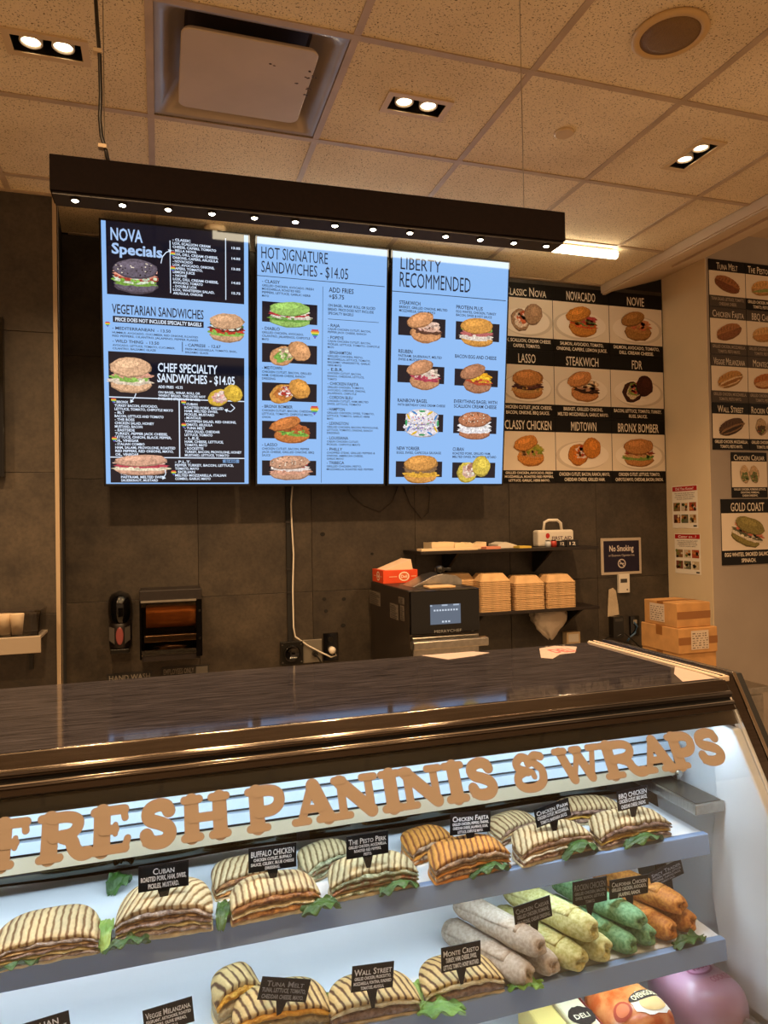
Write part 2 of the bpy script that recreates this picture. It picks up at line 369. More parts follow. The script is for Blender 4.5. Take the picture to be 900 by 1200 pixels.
b = MB(); b.box((XL - .018, YL - .014, 0), (XL + .003, YL - .0085, CZ)).box((XL - .0005, YL - .014, 0), (XL + .003, YL + .012, CZ)); struct(b.build('trim_1', mat('pale_corner_trim', C('b8a488'), .4, .3)))
# sloping bulkhead at the right edge of the grid ceiling
b = MB(); b.prism([(2.73, -2, 3.14), (2.73, -2, 3.055), (2.755, -2, 3.055), (3.21, -2, 3.19), (3.21, -2, 3.42), (2.73, -2, 3.42)], (0, 5.89, 0)); struct(b.build('ceiling_bulkhead', PLASTER))
b = MB(); b.box((2.74, -2, 3.046), (2.762, 3.888, 3.0555)); b.box((2.95, -2, 3.1), (2.956, 3.49, 3.117)); struct(b.build('trim_3', PLASTER))
# ceiling: slab, tee grid and lay-in tiles
b = MB(); b.box((-4, -2, 3.2), (2.73, 4.0, 3.3)); ceil = struct(b.build('ceiling', GROUT))
b = MB(); b.box((3.21, -2, 3.36), (6, 3.5, 3.42)); b.build('side_ceiling_panel', PLASTER, ceil)
GX = [-.014 + .61 * k for k in range(-6, 5)] ; GY = [3.295 - .61 * k for k in range(0, 9)]
for x in GX:
    if x < 2.72: b = MB(); b.box((x - .012, -1.6, CZ), (x + .012, 3.89, CZ + .004)); b.box((x - .002, -1.6, CZ + .004), (x + .002, 3.89, CZ + .035)); b.build('grid_bar', GRID, ceil)
for y in GY: b = MB(); b.box((-3.9, y - .012, CZ - .0005), (2.728, y + .012, CZ + .0035)); b.build('grid_bar', GRID, ceil)
b = MB(); b.box((-.43, 3.866, CZ - .001), (2.728, 3.889, CZ + .004)); b.build('wall_angle', GRID, ceil)
b = MB(); b.box((-4, 3.44, CZ - .001), (-.43, 3.4615, CZ + .004)); b.build('wall_angle', GRID, ceil)
# downlight positions: (x centre, y centre, along)
DL = [(-.318, 2.385, 'x'), (.90, 2.363, 'x'), (2.128, 2.375, 'y'), (-.318, .55, 'x'), (.90, .55, 'x'), (2.12, .55, 'y'), (-1.54, 1.15, 'x'), (-1.54, 2.385, 'x')]  # customer-side and far-left ones are unseen, added to light the case front
HOLE = {}
def hole_of(x, y, al):
    hx, hy = (.103, .042) if al == 'x' else (.042, .103); return (x - hx, y - hy, x + hx, y + hy)
VENT = (-.014, 2.075)                        # cell of the air diffuser
tcache = None
XS = [-3.9] + [x for x in GX if x < 2.7] + [2.73]; YS = sorted(GY + [-1.6, 3.888])
for i in range(len(XS) - 1):
    for j in range(len(YS) - 1):
        x0, x1, y0, y1 = XS[i] + .006, XS[i + 1] - .006, YS[j] + .006, YS[j + 1] - .006
        if x1 - x0 < .05 or y1 - y0 < .05: continue
        if abs(XS[i] - VENT[0]) < .02 and abs(YS[j] - VENT[1]) < .03: continue
        if x1 < XL + .01 and y1 > 3.46: y1 = 3.455
        hl = [hole_of(*d) for d in DL if x0 < d[0] < x1 and y0 < d[1] < y1]
        t = MB(); z0, z1 = CZ + .0042, CZ + .018
        if hl:
            a, c, d, e = hl[0]
            t.box((x0, y0, z0), (x1, c, z1)); t.box((x0, e, z0), (x1, y1, z1)); t.box((x0, c, z0), (a, e, z1)); t.box((d, c, z0), (x1, e, z1)); t.build('ceiling_tile', CTILE, ceil)
        elif abs(x1 - x0 - .598) < .003 and abs(y1 - y0 - .598) < .003:
            if tcache is None: t.box((x0, y0, z0), (x1, y1, z1)); tcache = t.build('ceiling_tile', CTILE, ceil)
            else: o = tcache.copy(); COL.objects.link(o); o.location = Vector(((x0 + x1) / 2, (y0 + y1) / 2, z0)) - ceil.location
        else: t.box((x0, y0, z0), (x1, y1, z1)); t.build('ceiling_tile', CTILE, ceil)

# ------------------------------------------------------------------ ceiling fixtures
LAMPG = emis('warm_lamp_glow', (1.0, .80, .50, 1), 9.0)
def downlight(x, y, al, label, spot_dir):
    t = thing('recessed_downlight', label, 'downlight', (x, y, CZ - .004), 'twin recessed downlights in the ceiling')
    hx, hy = (.1, .04) if al == 'x' else (.04, .1)
    fr = MB(); o = .022
    for a, c, d, e in ((-hx - o, -hy - o, hx + o, -hy), (-hx - o, hy, hx + o, hy + o), (-hx - o, -hy, -hx, hy), (hx, -hy, hx + o, hy)):
        fr.box((x + a, y + c, CZ - .003), (x + d, y + e, CZ + .0038))
    fr.build('trim_frame', CREAM, t)
    h = MB(); zt = CZ + .075
    h.box((x - hx, y - hy, zt), (x + hx, y + hy, zt + .004))
    for a, c, d, e in ((-hx - .002, -hy - .002, hx + .002, -hy), (-hx - .002, hy, hx + .002, hy + .002), (-hx - .002, -hy, -hx, hy), (hx, -hy, hx + .002, hy)): h.box((x + a, y + c, CZ), (x + d, y + e, zt))
    h.build('housing', BLACK, t)
    for s in (-1, 1):
        lx, ly = (x + s * .046, y) if al == 'x' else (x, y + s * .046)
        l = MB(); l.lathe([(.024, .07), (.033, .03), (.034, .008), (.029, .006), (.029, .016)], (lx, ly, CZ), 20); lp = l.build('lamp', WHITEP, t, smooth=True)
        g = MB(); g.lathe([(.028, .0142), (.02, .011), (.008, .0095)], (lx, ly, CZ), 20); g.build('lens', LAMPG, lp, smooth=True)
        ld = bpy.data.lights.new('downlight_spot', 'SPOT'); ld.energy = DOWN_W; ld.color = WARM; ld.spot_size = 2.1; ld.spot_blend = .7; ld.shadow_soft_size = .028
        lo = bpy.data.objects.new('downlight_spot', ld); COL.objects.link(lo); lo.location = Vector((lx, ly, CZ - .002)) ; lo.rotation_euler = (spot_dir[0], spot_dir[1], 0)
    return t
DLL = ['twin recessed downlight at the upper left, beside the hanging black cable', 'twin recessed downlight right of the steel air diffuser', 'twin recessed downlight turned lengthwise near the right bulkhead',
       'added downlight out of view over the customer side, left', 'added downlight out of view over the customer side, middle', 'added downlight out of view over the customer side, right', 'added downlight out of view at far left over the customer side', 'added downlight out of view at far left over the counter']
for d, l in zip(DL, DLL): downlight(d[0], d[1], d[2], l, (.12 if d[1] > 2 else 0.2, 0))
# air diffuser
t = thing('air_diffuser', 'square metal ceiling air diffuser with rounded white centre plate', 'air vent', (.291, 2.38, CZ - .03))
def rrect(cx, cy, hx, hy, r, z, n=6):
    p = []
    for qx, qy, a0 in ((1, 1, 0), (-1, 1, PI / 2), (-1, -1, PI), (1, -1, 3 * PI / 2)):
        for i in range(n + 1): a = a0 + PI / 2 * i / n; p.append((cx + qx * (hx - r) + r * math.cos(a), cy + qy * (hy - r) + r * math.sin(a), z))
    return p
vx, vy = .291, 2.38
def loft(mb, loops, cap0=False, cap1=False):
    n = len(loops[0]); vs = [q for l in loops for q in l]; fs = []
    for i in range(len(loops) - 1):
        for j in range(n): fs.append((i * n + j, i * n + (j + 1) % n, (i + 1) * n + (j + 1) % n, (i + 1) * n + j))
    if cap0: fs.append(list(range(n))[::-1])
    if cap1: fs.append([(len(loops) - 1) * n + j for j in range(n)])
    mb.add(vs, fs)
DIFF = mat('painted_diffuser_metal', C('a89a8c'), .32, .35, var=.08, scale=6)
b = MB(); loft(b, [rrect(vx, vy, .293, .293, .004, CZ + .006), rrect(vx, vy, .29, .29, .01, CZ + .0045), rrect(vx, vy, .27, .27, .03, CZ + .01), rrect(vx, vy, .245, .245, .06, CZ + .045), rrect(vx, vy, .225, .225, .06, CZ + .075), rrect(vx, vy, .2, .2, .05, CZ + .085)]); b.build('curved_frame', DIFF, t, smooth=True)
b = MB(); loft(b, [rrect(vx, vy, .2, .2, .05, CZ + .085), rrect(vx, vy, .19, .19, .05, CZ + .09)], cap1=True); b.build('duct_opening', mat('duct_shadow_metal', C('3a3028'), .6), t)
b = MB(); loft(b, [rrect(vx, vy, .208, .205, .03, CZ + .012), rrect(vx, vy, .213, .21, .03, CZ + .001), rrect(vx, vy, .21, .207, .03, CZ - .002)], True, True); b.build('centre_plate', mat('cream_painted_plate', C('b8a690'), .5, var=.06, scale=5), t)
b = MB()
for (px, py) in ((319, 76), (360, 92), (365, 84), (368, 90), (362, 104), (358, 112), (349, 98)):
    q = U(px, py, 2, CZ - .0024)
    for _ in range(3): b.lathe([(.003, 0), (.003, .0004)], q + Vector((R_.uniform(-.008, .008), R_.uniform(-.006, .006), 0)), 6, sx=1.6)
b.build('peeling_spots', mat('scuff', C('4a3a34'), .8), t)['kind'] = 'stuff'
for s in (-1, 1):
    b = MB(); b.box((vx + s * .15 - .006, vy - .006, CZ + .011), (vx + s * .15 + .006, vy + .006, CZ + .09)); b.build('hanger', STEEL, t)
# ceiling speaker, cover plate, detector
q = U(785, 40, 2, CZ)
t = thing('ceiling_speaker', 'round tan speaker grille set in the ceiling at upper right', 'speaker', (q.x, q.y, CZ - .012))
b = MB(); b.lathe([(.112, .004), (.115, -.004), (.108, -.009), (.09, -.009), (.088, -.004)], (q.x, q.y, CZ), 40); b.build('rim', mat('tan_rim', C('c2a06a'), .5), t, smooth=True)
b = MB(); b.lathe([(.0895, -.002), (.0895, -.0065), (.06, -.011), (.02, -.013)], (q.x, q.y, CZ), 40); b.build('grille', mat('tan_grille', C('76592f'), .6, var=.15, scale=300, bump=.4), t, smooth=True)
q = U(661, 156, 2, CZ)
b = MB(); b.lathe([(.037, .004), (.038, -.003), (.034, -.006)], (q.x, q.y, CZ), 28); tag(b.build('sprinkler_cover', CREAM, smooth=False), 'small round cream sprinkler cover plate in the ceiling', 'cover plate')
q = U(252, 268, 2, CZ)
b = MB(); b.lathe([(.055, .004), (.058, -.012), (.05, -.03), (.02, -.036)], (q.x, q.y, CZ), 28); tag(b.build('smoke_detector', CREAM, smooth=True), 'round cream smoke detector above the leftmost menu screen', 'detector')
# hanging linear light
BARY = 1.6; tilt = math.atan2(.02, 1.23)
bx0, bx1, bz0, bz1 = -.212, 1.02, 2.302, 2.384
t = thing('pendant_light_bar', 'long dark brown linear light bar with small LEDs hung over display case', 'light bar', ((bx0 + bx1) / 2, BARY + .034, bz0))
def tz(x): return (x - bx0) * math.tan(tilt)
def tbox(mb, x0, y0, z0, x1, y1, z1): mb.hexa([(x0, y0, z0 + tz(x0)), (x1, y0, z0 + tz(x1)), (x1, y1, z0 + tz(x1)), (x0, y1, z0 + tz(x0))], [(x0, y0, z1 + tz(x0)), (x1, y0, z1 + tz(x1)), (x1, y1, z1 + tz(x1)), (x0, y1, z1 + tz(x0))])
BARM = mat('dark_brown_powdercoat', C('120a08'), .8, var=.2, scale=120, spec=.08)
b = MB(); tbox(b, bx0, BARY, bz0 + .006, bx1, BARY + .07, bz1); b.build('housing', BARM, t, bevel=.0015)
b = MB(); tbox(b, bx0 + .004, BARY + .006, bz0, bx1 - .004, BARY + .064, bz0 + .0062); b.build('lower_channel', BLACKM, t)
LED = emis('led_glow', (1.0, .86, .62, 1), 30.0)
for i in range(13):
    x = -.165 + i * (1.14 / 12); c = Vector((x, BARY + .022, bz0 + tz(x)))
    b = MB(); b.lathe([(.010, .0015), (.0105, -.003), (.008, -.004)], c, 14); rg = b.build('led_ring', BLACK, t)
    b = MB(); b.lathe([(.0075, -.0035), (.0055, -.0054), (.002, -.006)], c, 12); b.build('led', LED, rg)
al = bpy.data.lights.new('bar_light', 'AREA'); al.shape = 'RECTANGLE'; al.size = 1.2; al.size_y = .05; al.energy = BAR_W; al.color = WARM
ao = bpy.data.objects.new('bar_light', al); COL.objects.link(ao); ao.location = ((bx0 + bx1) / 2, BARY + .035, bz0 - .008 + .01); ao.rotation_euler = (0, -tilt, 0)
wq = U(614, 243, 1, BARY + .03)
b = MB(); b.tube([(wq.x, BARY + .03, bz1 + tz(wq.x) - .004), (wq.x, BARY + .03, CZ + .004)], .0011, 6); b.build('suspension_wire', STEEL, t)
lq = U(124, 185, 1, BARY + .03)
b = MB(); b.tube([(lq.x - .002, BARY + .03, bz1 - .002), (lq.x - .002, BARY + .03, CZ + .004)], .0011, 6); b.build('suspension_wire', STEEL, t)
pts = [U(px, py, 1, BARY + .026) for px, py in ((128, 188), (124, 176), (119, 160), (117, 140), (118, 110), (117, 70), (114, 30), (111, -20), (110, -70))]; pts[0].z = bz1 + .002
pts.append(Vector((pts[-1].x, BARY + .026, CZ + .004)))
b = MB(); b.tube(pts, .0042, 8); b.build('power_cable', BLACK, t, smooth=True)
for px, py in ((112, 59), (118, 171)):
    q = U(px, py, 1, BARY + .022); b = MB(); b.box(q - Vector((.005, .004, .004)), q + Vector((.012, .012, .004))); b.build('cable_clip', CREAM, t)
# ceiling batten light behind the bar
TUBEY = 3.34; e2 = U(722, 299, 1, TUBEY); ztb = e2.z
t = thing('tube_light', 'glowing white tube light on the ceiling in front of the menu screens', 'tube light', (1.4, TUBEY, ztb))
b = MB(); b.box((.3, TUBEY - .01, ztb + .012), (e2.x - .01, TUBEY + .03, CZ - .0006)); b.build('fixture_body', WHITEP, t)
b = MB(); b.tube([(.28, TUBEY, ztb), (e2.x, TUBEY, ztb)], .022, 14); b.build('tube', emis('tube_glow', (1.0, .84, .58, 1), TUBE_S), t, smooth=True)

# ================================================================== MENU SCREENS
SBL = C('8fbdf5'); SWH = C('dcebff'); SBK = C('0b1020'); STX = C('1a2233'); SGL = C('a9c8f2')
SW, SY0, SY1, SZ0, SZ1 = .688, 3.69, 3.55, 1.813, 3.052
SH = math.hypot(SY1 - SY0, SZ1 - SZ0)
def screen_thing(x0, label):
    uy = Vector((0, SY1 - SY0, SZ1 - SZ0)).normalized(); pl = Pl((x0, SY0, SZ0), (1, 0, 0), uy)
    t = thing('menu_screen', label, 'screen', (x0 + SW / 2, SY0 + .03, SZ0 - .004), 'three menu screens hung on the tiled wall')
    b = MB(); n = pl.n
    b.hexa([pl.pt(-.01, -.012, -.045), pl.pt(SW + .01, -.012, -.045), pl.pt(SW + .01, SH + .01, -.045), pl.pt(-.01, SH + .01, -.045)],
           [pl.pt(-.01, -.012, -.001), pl.pt(SW + .01, -.012, -.001), pl.pt(SW + .01, SH + .01, -.001), pl.pt(-.01, SH + .01, -.001)]); b.build('bezel', BLACKG, t, bevel=.002)
    b = MB(); yb = SY0 + .045
    b.box((x0 + .2, 3.72, 2.2), (x0 + SW - .2, YB - .009, 2.6)); b.build('wall_mount', BLACKM, t)
    return t, pl
class Fr:                                   # fraction helper on a rectangle of a plane: u right, v down
    def __init__(s, pl, w, h, u0=0.0, v0=0.0, k=SCREEN): s.pl, s.w, s.h, s.u0, s.v0 = pl, w, h, u0, v0
    def SEP(s, t, name, mat_, fn, *a, **k):
        mb = MB(); getattr(s, fn)(mb, *a, **k); return mb.build(name, mat_, t, norm=False)
    def R(s, mb, u0, v0, u1, v1, col, e=.0004): rect(mb, s.pl, s.u0 + u0 * s.w, s.v0 + s.h - v1 * s.h, s.u0 + u1 * s.w, s.v0 + s.h - v0 * s.h, col, e)
    def T(s, mb, t, u0, v0, u1, v1, col, e=.001, bold=.012, sc_=False): write(mb, s.pl, t, s.u0 + u0 * s.w, s.v0 + s.h - v1 * s.h, s.u0 + u1 * s.w, s.v0 + s.h - v0 * s.h, col, e, bold, sc_)
    def L(s, mb, ls, u0, u1, v0, step, hf, col, ch=None, align='l', e=.001, bold=.015): lines(mb, s.pl, ls, s.u0 + u0 * s.w, s.u0 + u1 * s.w, s.v0 + s.h - v0 * s.h, step * s.h, hf * s.h, col, e, ch * s.w if ch else None, align, bold)
    def P(s, mb, u, v, w, h, kind, **k): food(mb, s.pl, s.u0 + u * s.w, s.v0 + s.h - v * s.h, w * s.w * 1.06, h * s.h * 1.14, kind, **k)
    def heart(s, mb, u, v, r):
        cs = ['c8324a', 'e08a3a', 'e8d84a', '4aa85a', '4a6ad0', '7a4aa8']; cx, cy = s.u0 + u * s.w, s.v0 + s.h - v * s.h; r *= s.w
        for i, c in enumerate(cs):
            y1 = .9 - i * .33; y0 = y1 - .33; wd = [1.5, 1.9, 1.8, 1.35, .85, .35][i] / 2
            rect(mb, s.pl, cx - wd * r, cy + y0 * r, cx + wd * r, cy + y1 * r, C(c), .0014)
def curve_arrow(mb, pl, pts, wd, col, e=.0015):
    P = [Vector((a, b_)) for a, b_ in pts]
    for i in range(len(P) - 1):
        d = (P[i + 1] - P[i]).normalized(); q = Vector((-d.y, d.x)) * wd / 2
        mb.add([pl.pt(*(P[i] + q), e), pl.pt(*(P[i] - q), e), pl.pt(*(P[i + 1] - q), e), pl.pt(*(P[i + 1] + q), e)], [(0, 1, 2, 3)], 0, col)
    d = (P[-1] - P[-2]).normalized(); q = Vector((-d.y, d.x))
    mb.add([pl.pt(*(P[-1] + d * wd * 3), e), pl.pt(*(P[-1] + q * wd * 2.5 - d * wd), e), pl.pt(*(P[-1] - q * wd * 2.5 - d * wd), e)], [(0, 1, 2)], 0, col)
def arrow_part(t, *a):
    mb = MB(); curve_arrow(mb, *a); mb.build('arrow', SCREEN, t, norm=False)
# --- screen A
t, pl = screen_thing(-.25, 'leftmost menu screen with black panels headed Nova Specials'); F_ = Fr(pl, SW, SH)
b = MB(); F_.R(b, 0, 0, 1, 1, SBL, 0); b.build('display', SCREEN, t, norm=False)
for q in ((.03, .0, .97, .272), (.03, .487, .97, .995), (.065, .352, .68, .376)): F_.SEP(t, 'panel', SCREEN, 'R', *q, SBK)
for q in ((.45, .05, .456, .25), (.835, .02, .841, .26), (.03, .66, .97, .664), (.5, .664, .508, .895), (.03, .893, .97, .897)): F_.SEP(t, 'rule_line', SCREEN, 'R', *q, SWH, .0007)
F_.SEP(t, 'heading', SCREEN, 'T', 'NOVA', .06, .022, .27, .068, SGL, bold=.02); F_.SEP(t, 'heading', SCREEN, 'T', 'Specials', .065, .078, .40, .118, SGL, bold=.03)
F_.SEP(t, 'heading', SCREEN, 'T', 'VEGETARIAN SANDWICHES', .06, .307, .68, .343, STX); F_.SEP(t, 'heading', SCREEN, 'T', 'PRICE DOES NOT INCLUDE SPECIALTY BAGELS', .08, .357, .665, .371, SWH, bold=.03)
F_.SEP(t, 'heading', SCREEN, 'T', 'CHEF SPECIALTY', .36, .522, .775, .556, SWH, bold=.02); F_.SEP(t, 'heading', SCREEN, 'T', 'SANDWICHES - $14.05', .355, .563, .90, .597, SWH, bold=.02)
b = MB()
F_.L(b, ['- CLASSIC', 'LOX, SCALLION CREAM', 'CHEESE, CAPERS, TOMATO', '- BELLA NOVA', 'LOX, DILL CREAM CHEESE,', 'ONIONS, CAPERS, ARUGULA', '- NOVACADO', 'LOX, AVOCADO, ONIONS,', 'CAPERS, TOMATO,', 'LEMON JUICE', '- NOVIE', 'LOX, DILL CREAM CHEESE,', 'AVOCADO, TOMATO', '- DOUBLE LOX', 'LOX, WHITEFISH SALAD,', 'ARUGULA, ONIONS'], .47, .79, .04, .0136, .0095, SWH, .0137, bold=.03)
F_.L(b, ['13.05', '', '', '14.05', '', '', '13.05', '', '', '', '14.05', '', '', '15.75'], .88, .95, .05, .0136, .009, SWH, .0125, bold=.03)
F_.L(b, ['- MEDITERRANEAN  - 13.50'], .06, .45, .392, .016, .0115, STX); F_.L(b, ['HUMMUS, AVOCADO, CUCUMBER, RED ONIONS, ROASTED', 'RED PEPPERS, CILANTRO, JALAPENO, PEPPER FLAKES'], .06, .64, .411, .0125, .0075, STX)
F_.L(b, ['- WILD THING  - 13.50'], .06, .37, .441, .016, .0115, STX); F_.L(b, ['AVOCADO, LETTUCE, TOMATO, CUCUMBER,', 'CILANTRO, BALSAMIC GLAZE'], .06, .50, .459, .0125, .0075, STX, .012)
F_.L(b, ['- CAPRESE  - 12.67'], .55, .8, .441, .016, .0115, STX); F_.L(b, ['FRESH MOZZARELLA, TOMATO, BASIL,', 'BALSAMIC GLAZE'], .55, .92, .459, .0125, .0075, STX, .0115)
F_.R(b, .528, .436, .533, .475, STX)
F_.L(b, ['ADD FRIES  +5.75'], .36, .53, .61, .013, .0105, SWH, bold=.03); F_.L(b, ['ON BAGEL, WRAP, ROLL OR', 'WHEAT BREAD. THIS DOES NOT', 'INCLUDE SPECIALTY BAGEL'], .36, .69, .632, .0125, .0092, SWH, bold=.03)
F_.L(b, ['- BRONX', 'TURKEY BACON, AVOCADO,', 'LETTUCE, TOMATO, CHIPOTLE MAYO', '- BLT', 'BACON, LETTUCE AND TOMATO', '- THE BOSS', 'CHICKEN SALAD, HONEY', 'MUSTARD, BACON', '- EASTSIDE', 'TURKEY, PEPPER JACK CHEESE,', 'LETTUCE, ONION, BLACK PEPPER,', 'OIL, VINEGAR', '- ITALIAN COMBO', 'HAM, SALAMI, PROVOLONE, ROASTED', 'RED PEPPERS, RED ONIONS, MAYO,', 'OIL, VINEGAR'], .065, .48, .675, .0136, .0098, SWH, .0132, bold=.03)
F_.L(b, ['- CUBAN', 'ROASTED PORK, GRILLED', 'HAM, MELTED SWISS,', 'PICKLES, MUSTARD', '- MONTAUK', 'WHITEFISH SALAD, RED ONIONS,', 'TOMATO, ARUGULA', '- TUNA MELT', 'TUNA SALAD, CHEDDAR', 'LETTUCE, TOMATO', '- L.E.S.', 'HAM, CHEESE, LETTUCE,', 'TOMATO, MAYO', '- ROCKETTE', 'TURKEY, BACON, PROVOLONE, HONEY', 'MUSTARD, LETTUCE, TOMATO'], .54, .95, .675, .0136, .0098, SWH, .0132, bold=.03)
F_.L(b, ['- REUBEN', 'PASTRAMI, MELTED SWISS,', 'SAUERKRAUT, MUSTARD'], .10, .42, .955, .013, .0095, SWH, .0132, bold=.03)
F_.L(b, ['- P.L.T.', 'PEPPER TURKEY, BACON, LETTUCE,', 'TOMATO, MAYO', '- SICILIAN', 'MELTED MOZZARELLA, ITALIAN', 'COMBO, GARLIC MAYO'], .47, .93, .906, .0136, .0098, SWH, .014, bold=.03)
F_.R(b, .81, .9, .93, .914, SBL); F_.T(b, '$14.05', .83, .902, .91, .912, SBK, .0012)
b.build('small_print', SCREEN, t, norm=False)['kind'] = 'stuff'
b = MB(); F_.P(b, .22, .197, .30, .118, 'bagel', bun='6a6272', fills=('7fae4a', 'd8e6d0', 'b04a3a', 'e09a86', 'e8b4a4')); b.build('bagel_picture', PHOTOGLOW, t, norm=False)
b = MB(); F_.P(b, .845, .37, .25, .105, 'burger', bun='d3a884', fills=('8fc25a', 'c83a2e', '5a2a20', 'dfe8d8', '3a7a34')); b.build('burger_picture', PHOTOGLOW, t, norm=False)
b = MB(); F_.P(b, .178, .575, .28, .125, 'burger', bun='e4b894', fills=('e8d8c4', '8fc25a', 'd8a08a', 'b06a52')); b.build('sandwich_picture', PHOTOGLOW, t, norm=False)
b = MB(); F_.P(b, .83, .642, .25, .082, 'open', bun='d8b440', fills=('e0a8a0', 'f0d8d0')); b.build('sandwich_picture', PHOTOGLOW, t, norm=False)
b = MB(); F_.P(b, .24, .925, .36, .075, 'burger', bun='d8a890', fills=('f0e4c8', 'c0455a', 'e8c8b8')); b.build('sandwich_picture', PHOTOGLOW, t, norm=False)
for u, v in ((.01, .385), (.45, .1), (.45, .155), (.04, .675), (.515, .675), (.515, .765), (.04, .825), (.44, .955)): F_.SEP(t, 'heart_mark', SCREEN, 'heart', u + .02, v, .018)
X_ = lambda u, v: (u * SW, SH - v * SH)
arrow_part(t, pl, [X_(.39, .14), X_(.4, .115), X_(.425, .097), X_(.45, .09)], .004, SWH); arrow_part(t, pl, [X_(.21, .645), X_(.2, .66), X_(.18, .675)], .004, SWH); arrow_part(t, pl, [X_(.87, .675), X_(.9, .69), X_(.87, .705), X_(.84, .7)], .004, SWH); arrow_part(t, pl, [X_(.4, .94), X_(.405, .96), X_(.39, .975)], .004, SWH)
# --- screen B
t, pl = screen_thing(.483, 'middle menu screen headed Hot Signature Sandwiches with five black picture bars'); F_ = Fr(pl, SW, SH)
b = MB(); F_.R(b, 0, 0, 1, 1, SBL, 0); b.build('display', SCREEN, t, norm=False)
F_.SEP(t, 'heading', SCREEN, 'T', 'HOT SIGNATURE', .03, .037, .53, .083, STX, bold=.0); F_.SEP(t, 'heading', SCREEN, 'T', 'SANDWICHES - $14.05', .03, .093, .69, .138, STX, bold=.0)
F_.SEP(t, 'heading', SCREEN, 'T', 'ADD FRIES', .54, .175, .735, .195, STX); F_.SEP(t, 'heading', SCREEN, 'T', '+$5.75', .54, .203, .66, .221, STX)
F_.SEP(t, 'rule_line', SCREEN, 'R', .0, .152, .985, .1545, STX); F_.SEP(t, 'rule_line', SCREEN, 'R', .492, .175, .495, .995, STX); F_.SEP(t, 'rule_line', SCREEN, 'R', .535, .305, .94, .307, STX)
for v0, v1 in ((.253, .335), (.421, .498), (.58, .655), (.738, .81), (.902, .965)): F_.SEP(t, 'panel', SCREEN, 'R', .035, v0, .452, v1, SBK)
b = MB()
for v, h, ls in ((.167, '- CLASSY', ['GRILLED CHICKEN, AVOCADO, FRESH', 'MOZZARELLA, ROASTED RED', 'PEPPERS, LETTUCE, GARLIC HERB', 'MAYO']), (.355, '- DIABLO', ['GRILLED CHICKEN, AVOCADO,', 'CILANTRO, JALAPENOS, CHIPOTLE', 'MAYO']), (.514, '- MIDTOWN', ['CHICKEN CUTLET, BACON, GRILLED', 'HAM, CHEDDAR CHEESE, RANCH', 'DRESSING']), (.672, '- BRONX BOMBER', ['CHICKEN CUTLET, BACON, CHEDDAR,', 'LETTUCE, TOMATO, CHIPOTLE MAYO,', 'ONION']), (.83, '- LASSO', ['CHICKEN CUTLET, BACON, PEPPER', 'JACK CHEESE, GRILLED ONIONS, BBQ', 'SAUCE'])):
    F_.L(b, [h], .035, .44, v, .02, .0125, STX, .0165); F_.L(b, ls, .035, .45, v + .0185, .0138, .0088, STX, .0125)
F_.L(b, ['ON BAGEL, WRAP, ROLL OR SLICED', 'BREAD. PRICE DOES NOT INCLUDE', 'SPECIALTY BAGELS'], .535, .93, .243, .0165, .011, STX, .0125)
for v, h, ls in ((.325, 'RAJA', ['CAJUN CHICKEN CUTLET, BACON,', 'PEPPER JACK CHEESE, RANCH']), (.375, 'POPEYE', ['CAJUN CHICKEN CUTLET, BACON,', 'PICKLES, LETTUCE, TOMATO, CHIPOTLE', 'MAYO']), (.437, 'BINGHAMTON', ['GRILLED CHICKEN, PESTO,', 'MOZZARELLA, LETTUCE, TOMATO,', 'BALSAMIC VINAIGRETTE, GARLIC', 'HERB MAYO']), (.508, 'E.B.R.', ['CHICKEN CUTLET, BACON,', 'RANCH, CHEDDAR, LETTUCE,', 'TOMATO']), (.567, 'CHICKEN FAJITA', ['GRILLED CHICKEN, TOMATO,', 'AVOCADO, CHEDDAR, ONIONS,', 'JALAPENOS, CHIPOTLE']), (.625, 'CORDON BLEU', ['CHICKEN CUTLET, HAM, MELTED', 'SWISS, LETTUCE, TOMATO']), (.675, 'HAMPTON', ['GRILLED CHICKEN, SWISS, TOMATO,', 'LETTUCE, TOMATO, GARLIC HERB', 'MAYO']), (.735, 'LEXINGTON', ['GRILLED CHICKEN, BACON, PROVOLONE,', 'LETTUCE, TOMATO, ONIONS, RANCH', 'DRESSING']), (.797, 'LOUISIANA', ['CAJUN CHICKEN CUTLET,', 'PICKLES, CHIPOTLE MAYO']), (.845, 'PHILLY', ['CHOPPED STEAK, GRILLED PEPPERS &', 'ONIONS, AMERICAN CHEESE,', 'GARLIC MAYO']), (.903, 'TRIBECA', ['GRILLED CHICKEN, PESTO,', 'MOZZARELLA, ROASTED RED PEPPERS'])):
    F_.L(b, ['- ' + h], .535, .93, v, .016, .0125, STX, .0155); F_.L(b, ls, .535, .97, v + .0175, .0128, .0082, STX, .0122)
b.build('small_print', SCREEN, t, norm=False)['kind'] = 'stuff'
for v, k, bn, fl in ((.3, 'burger', '9cc86a', ('6aa045', 'e0dcd0', 'b8323e', 'f0e8d8')), (.46, 'open', 'd8a070', ('7ab04a', 'e8dcb0', 'c8a890')), (.615, 'open', 'd89a4a', ('c87a3a', 'f0e6e6', 'b83a32')), (.775, 'leaning', 'c87a40', ('7ab04a', 'a85a2e', 'c06a3a')), (.932, 'bagel', 'c89a80', ('d8a088', 'e8dcd8', 'a8323a'))):
    b = MB(); F_.P(b, .245, v, .31, .095, k, bun=bn, fills=fl); b.build('sandwich_picture', PHOTOGLOW, t, norm=False)
for v in (.37, .688): F_.SEP(t, 'heart_mark', SCREEN, 'heart', .435, v, .034)
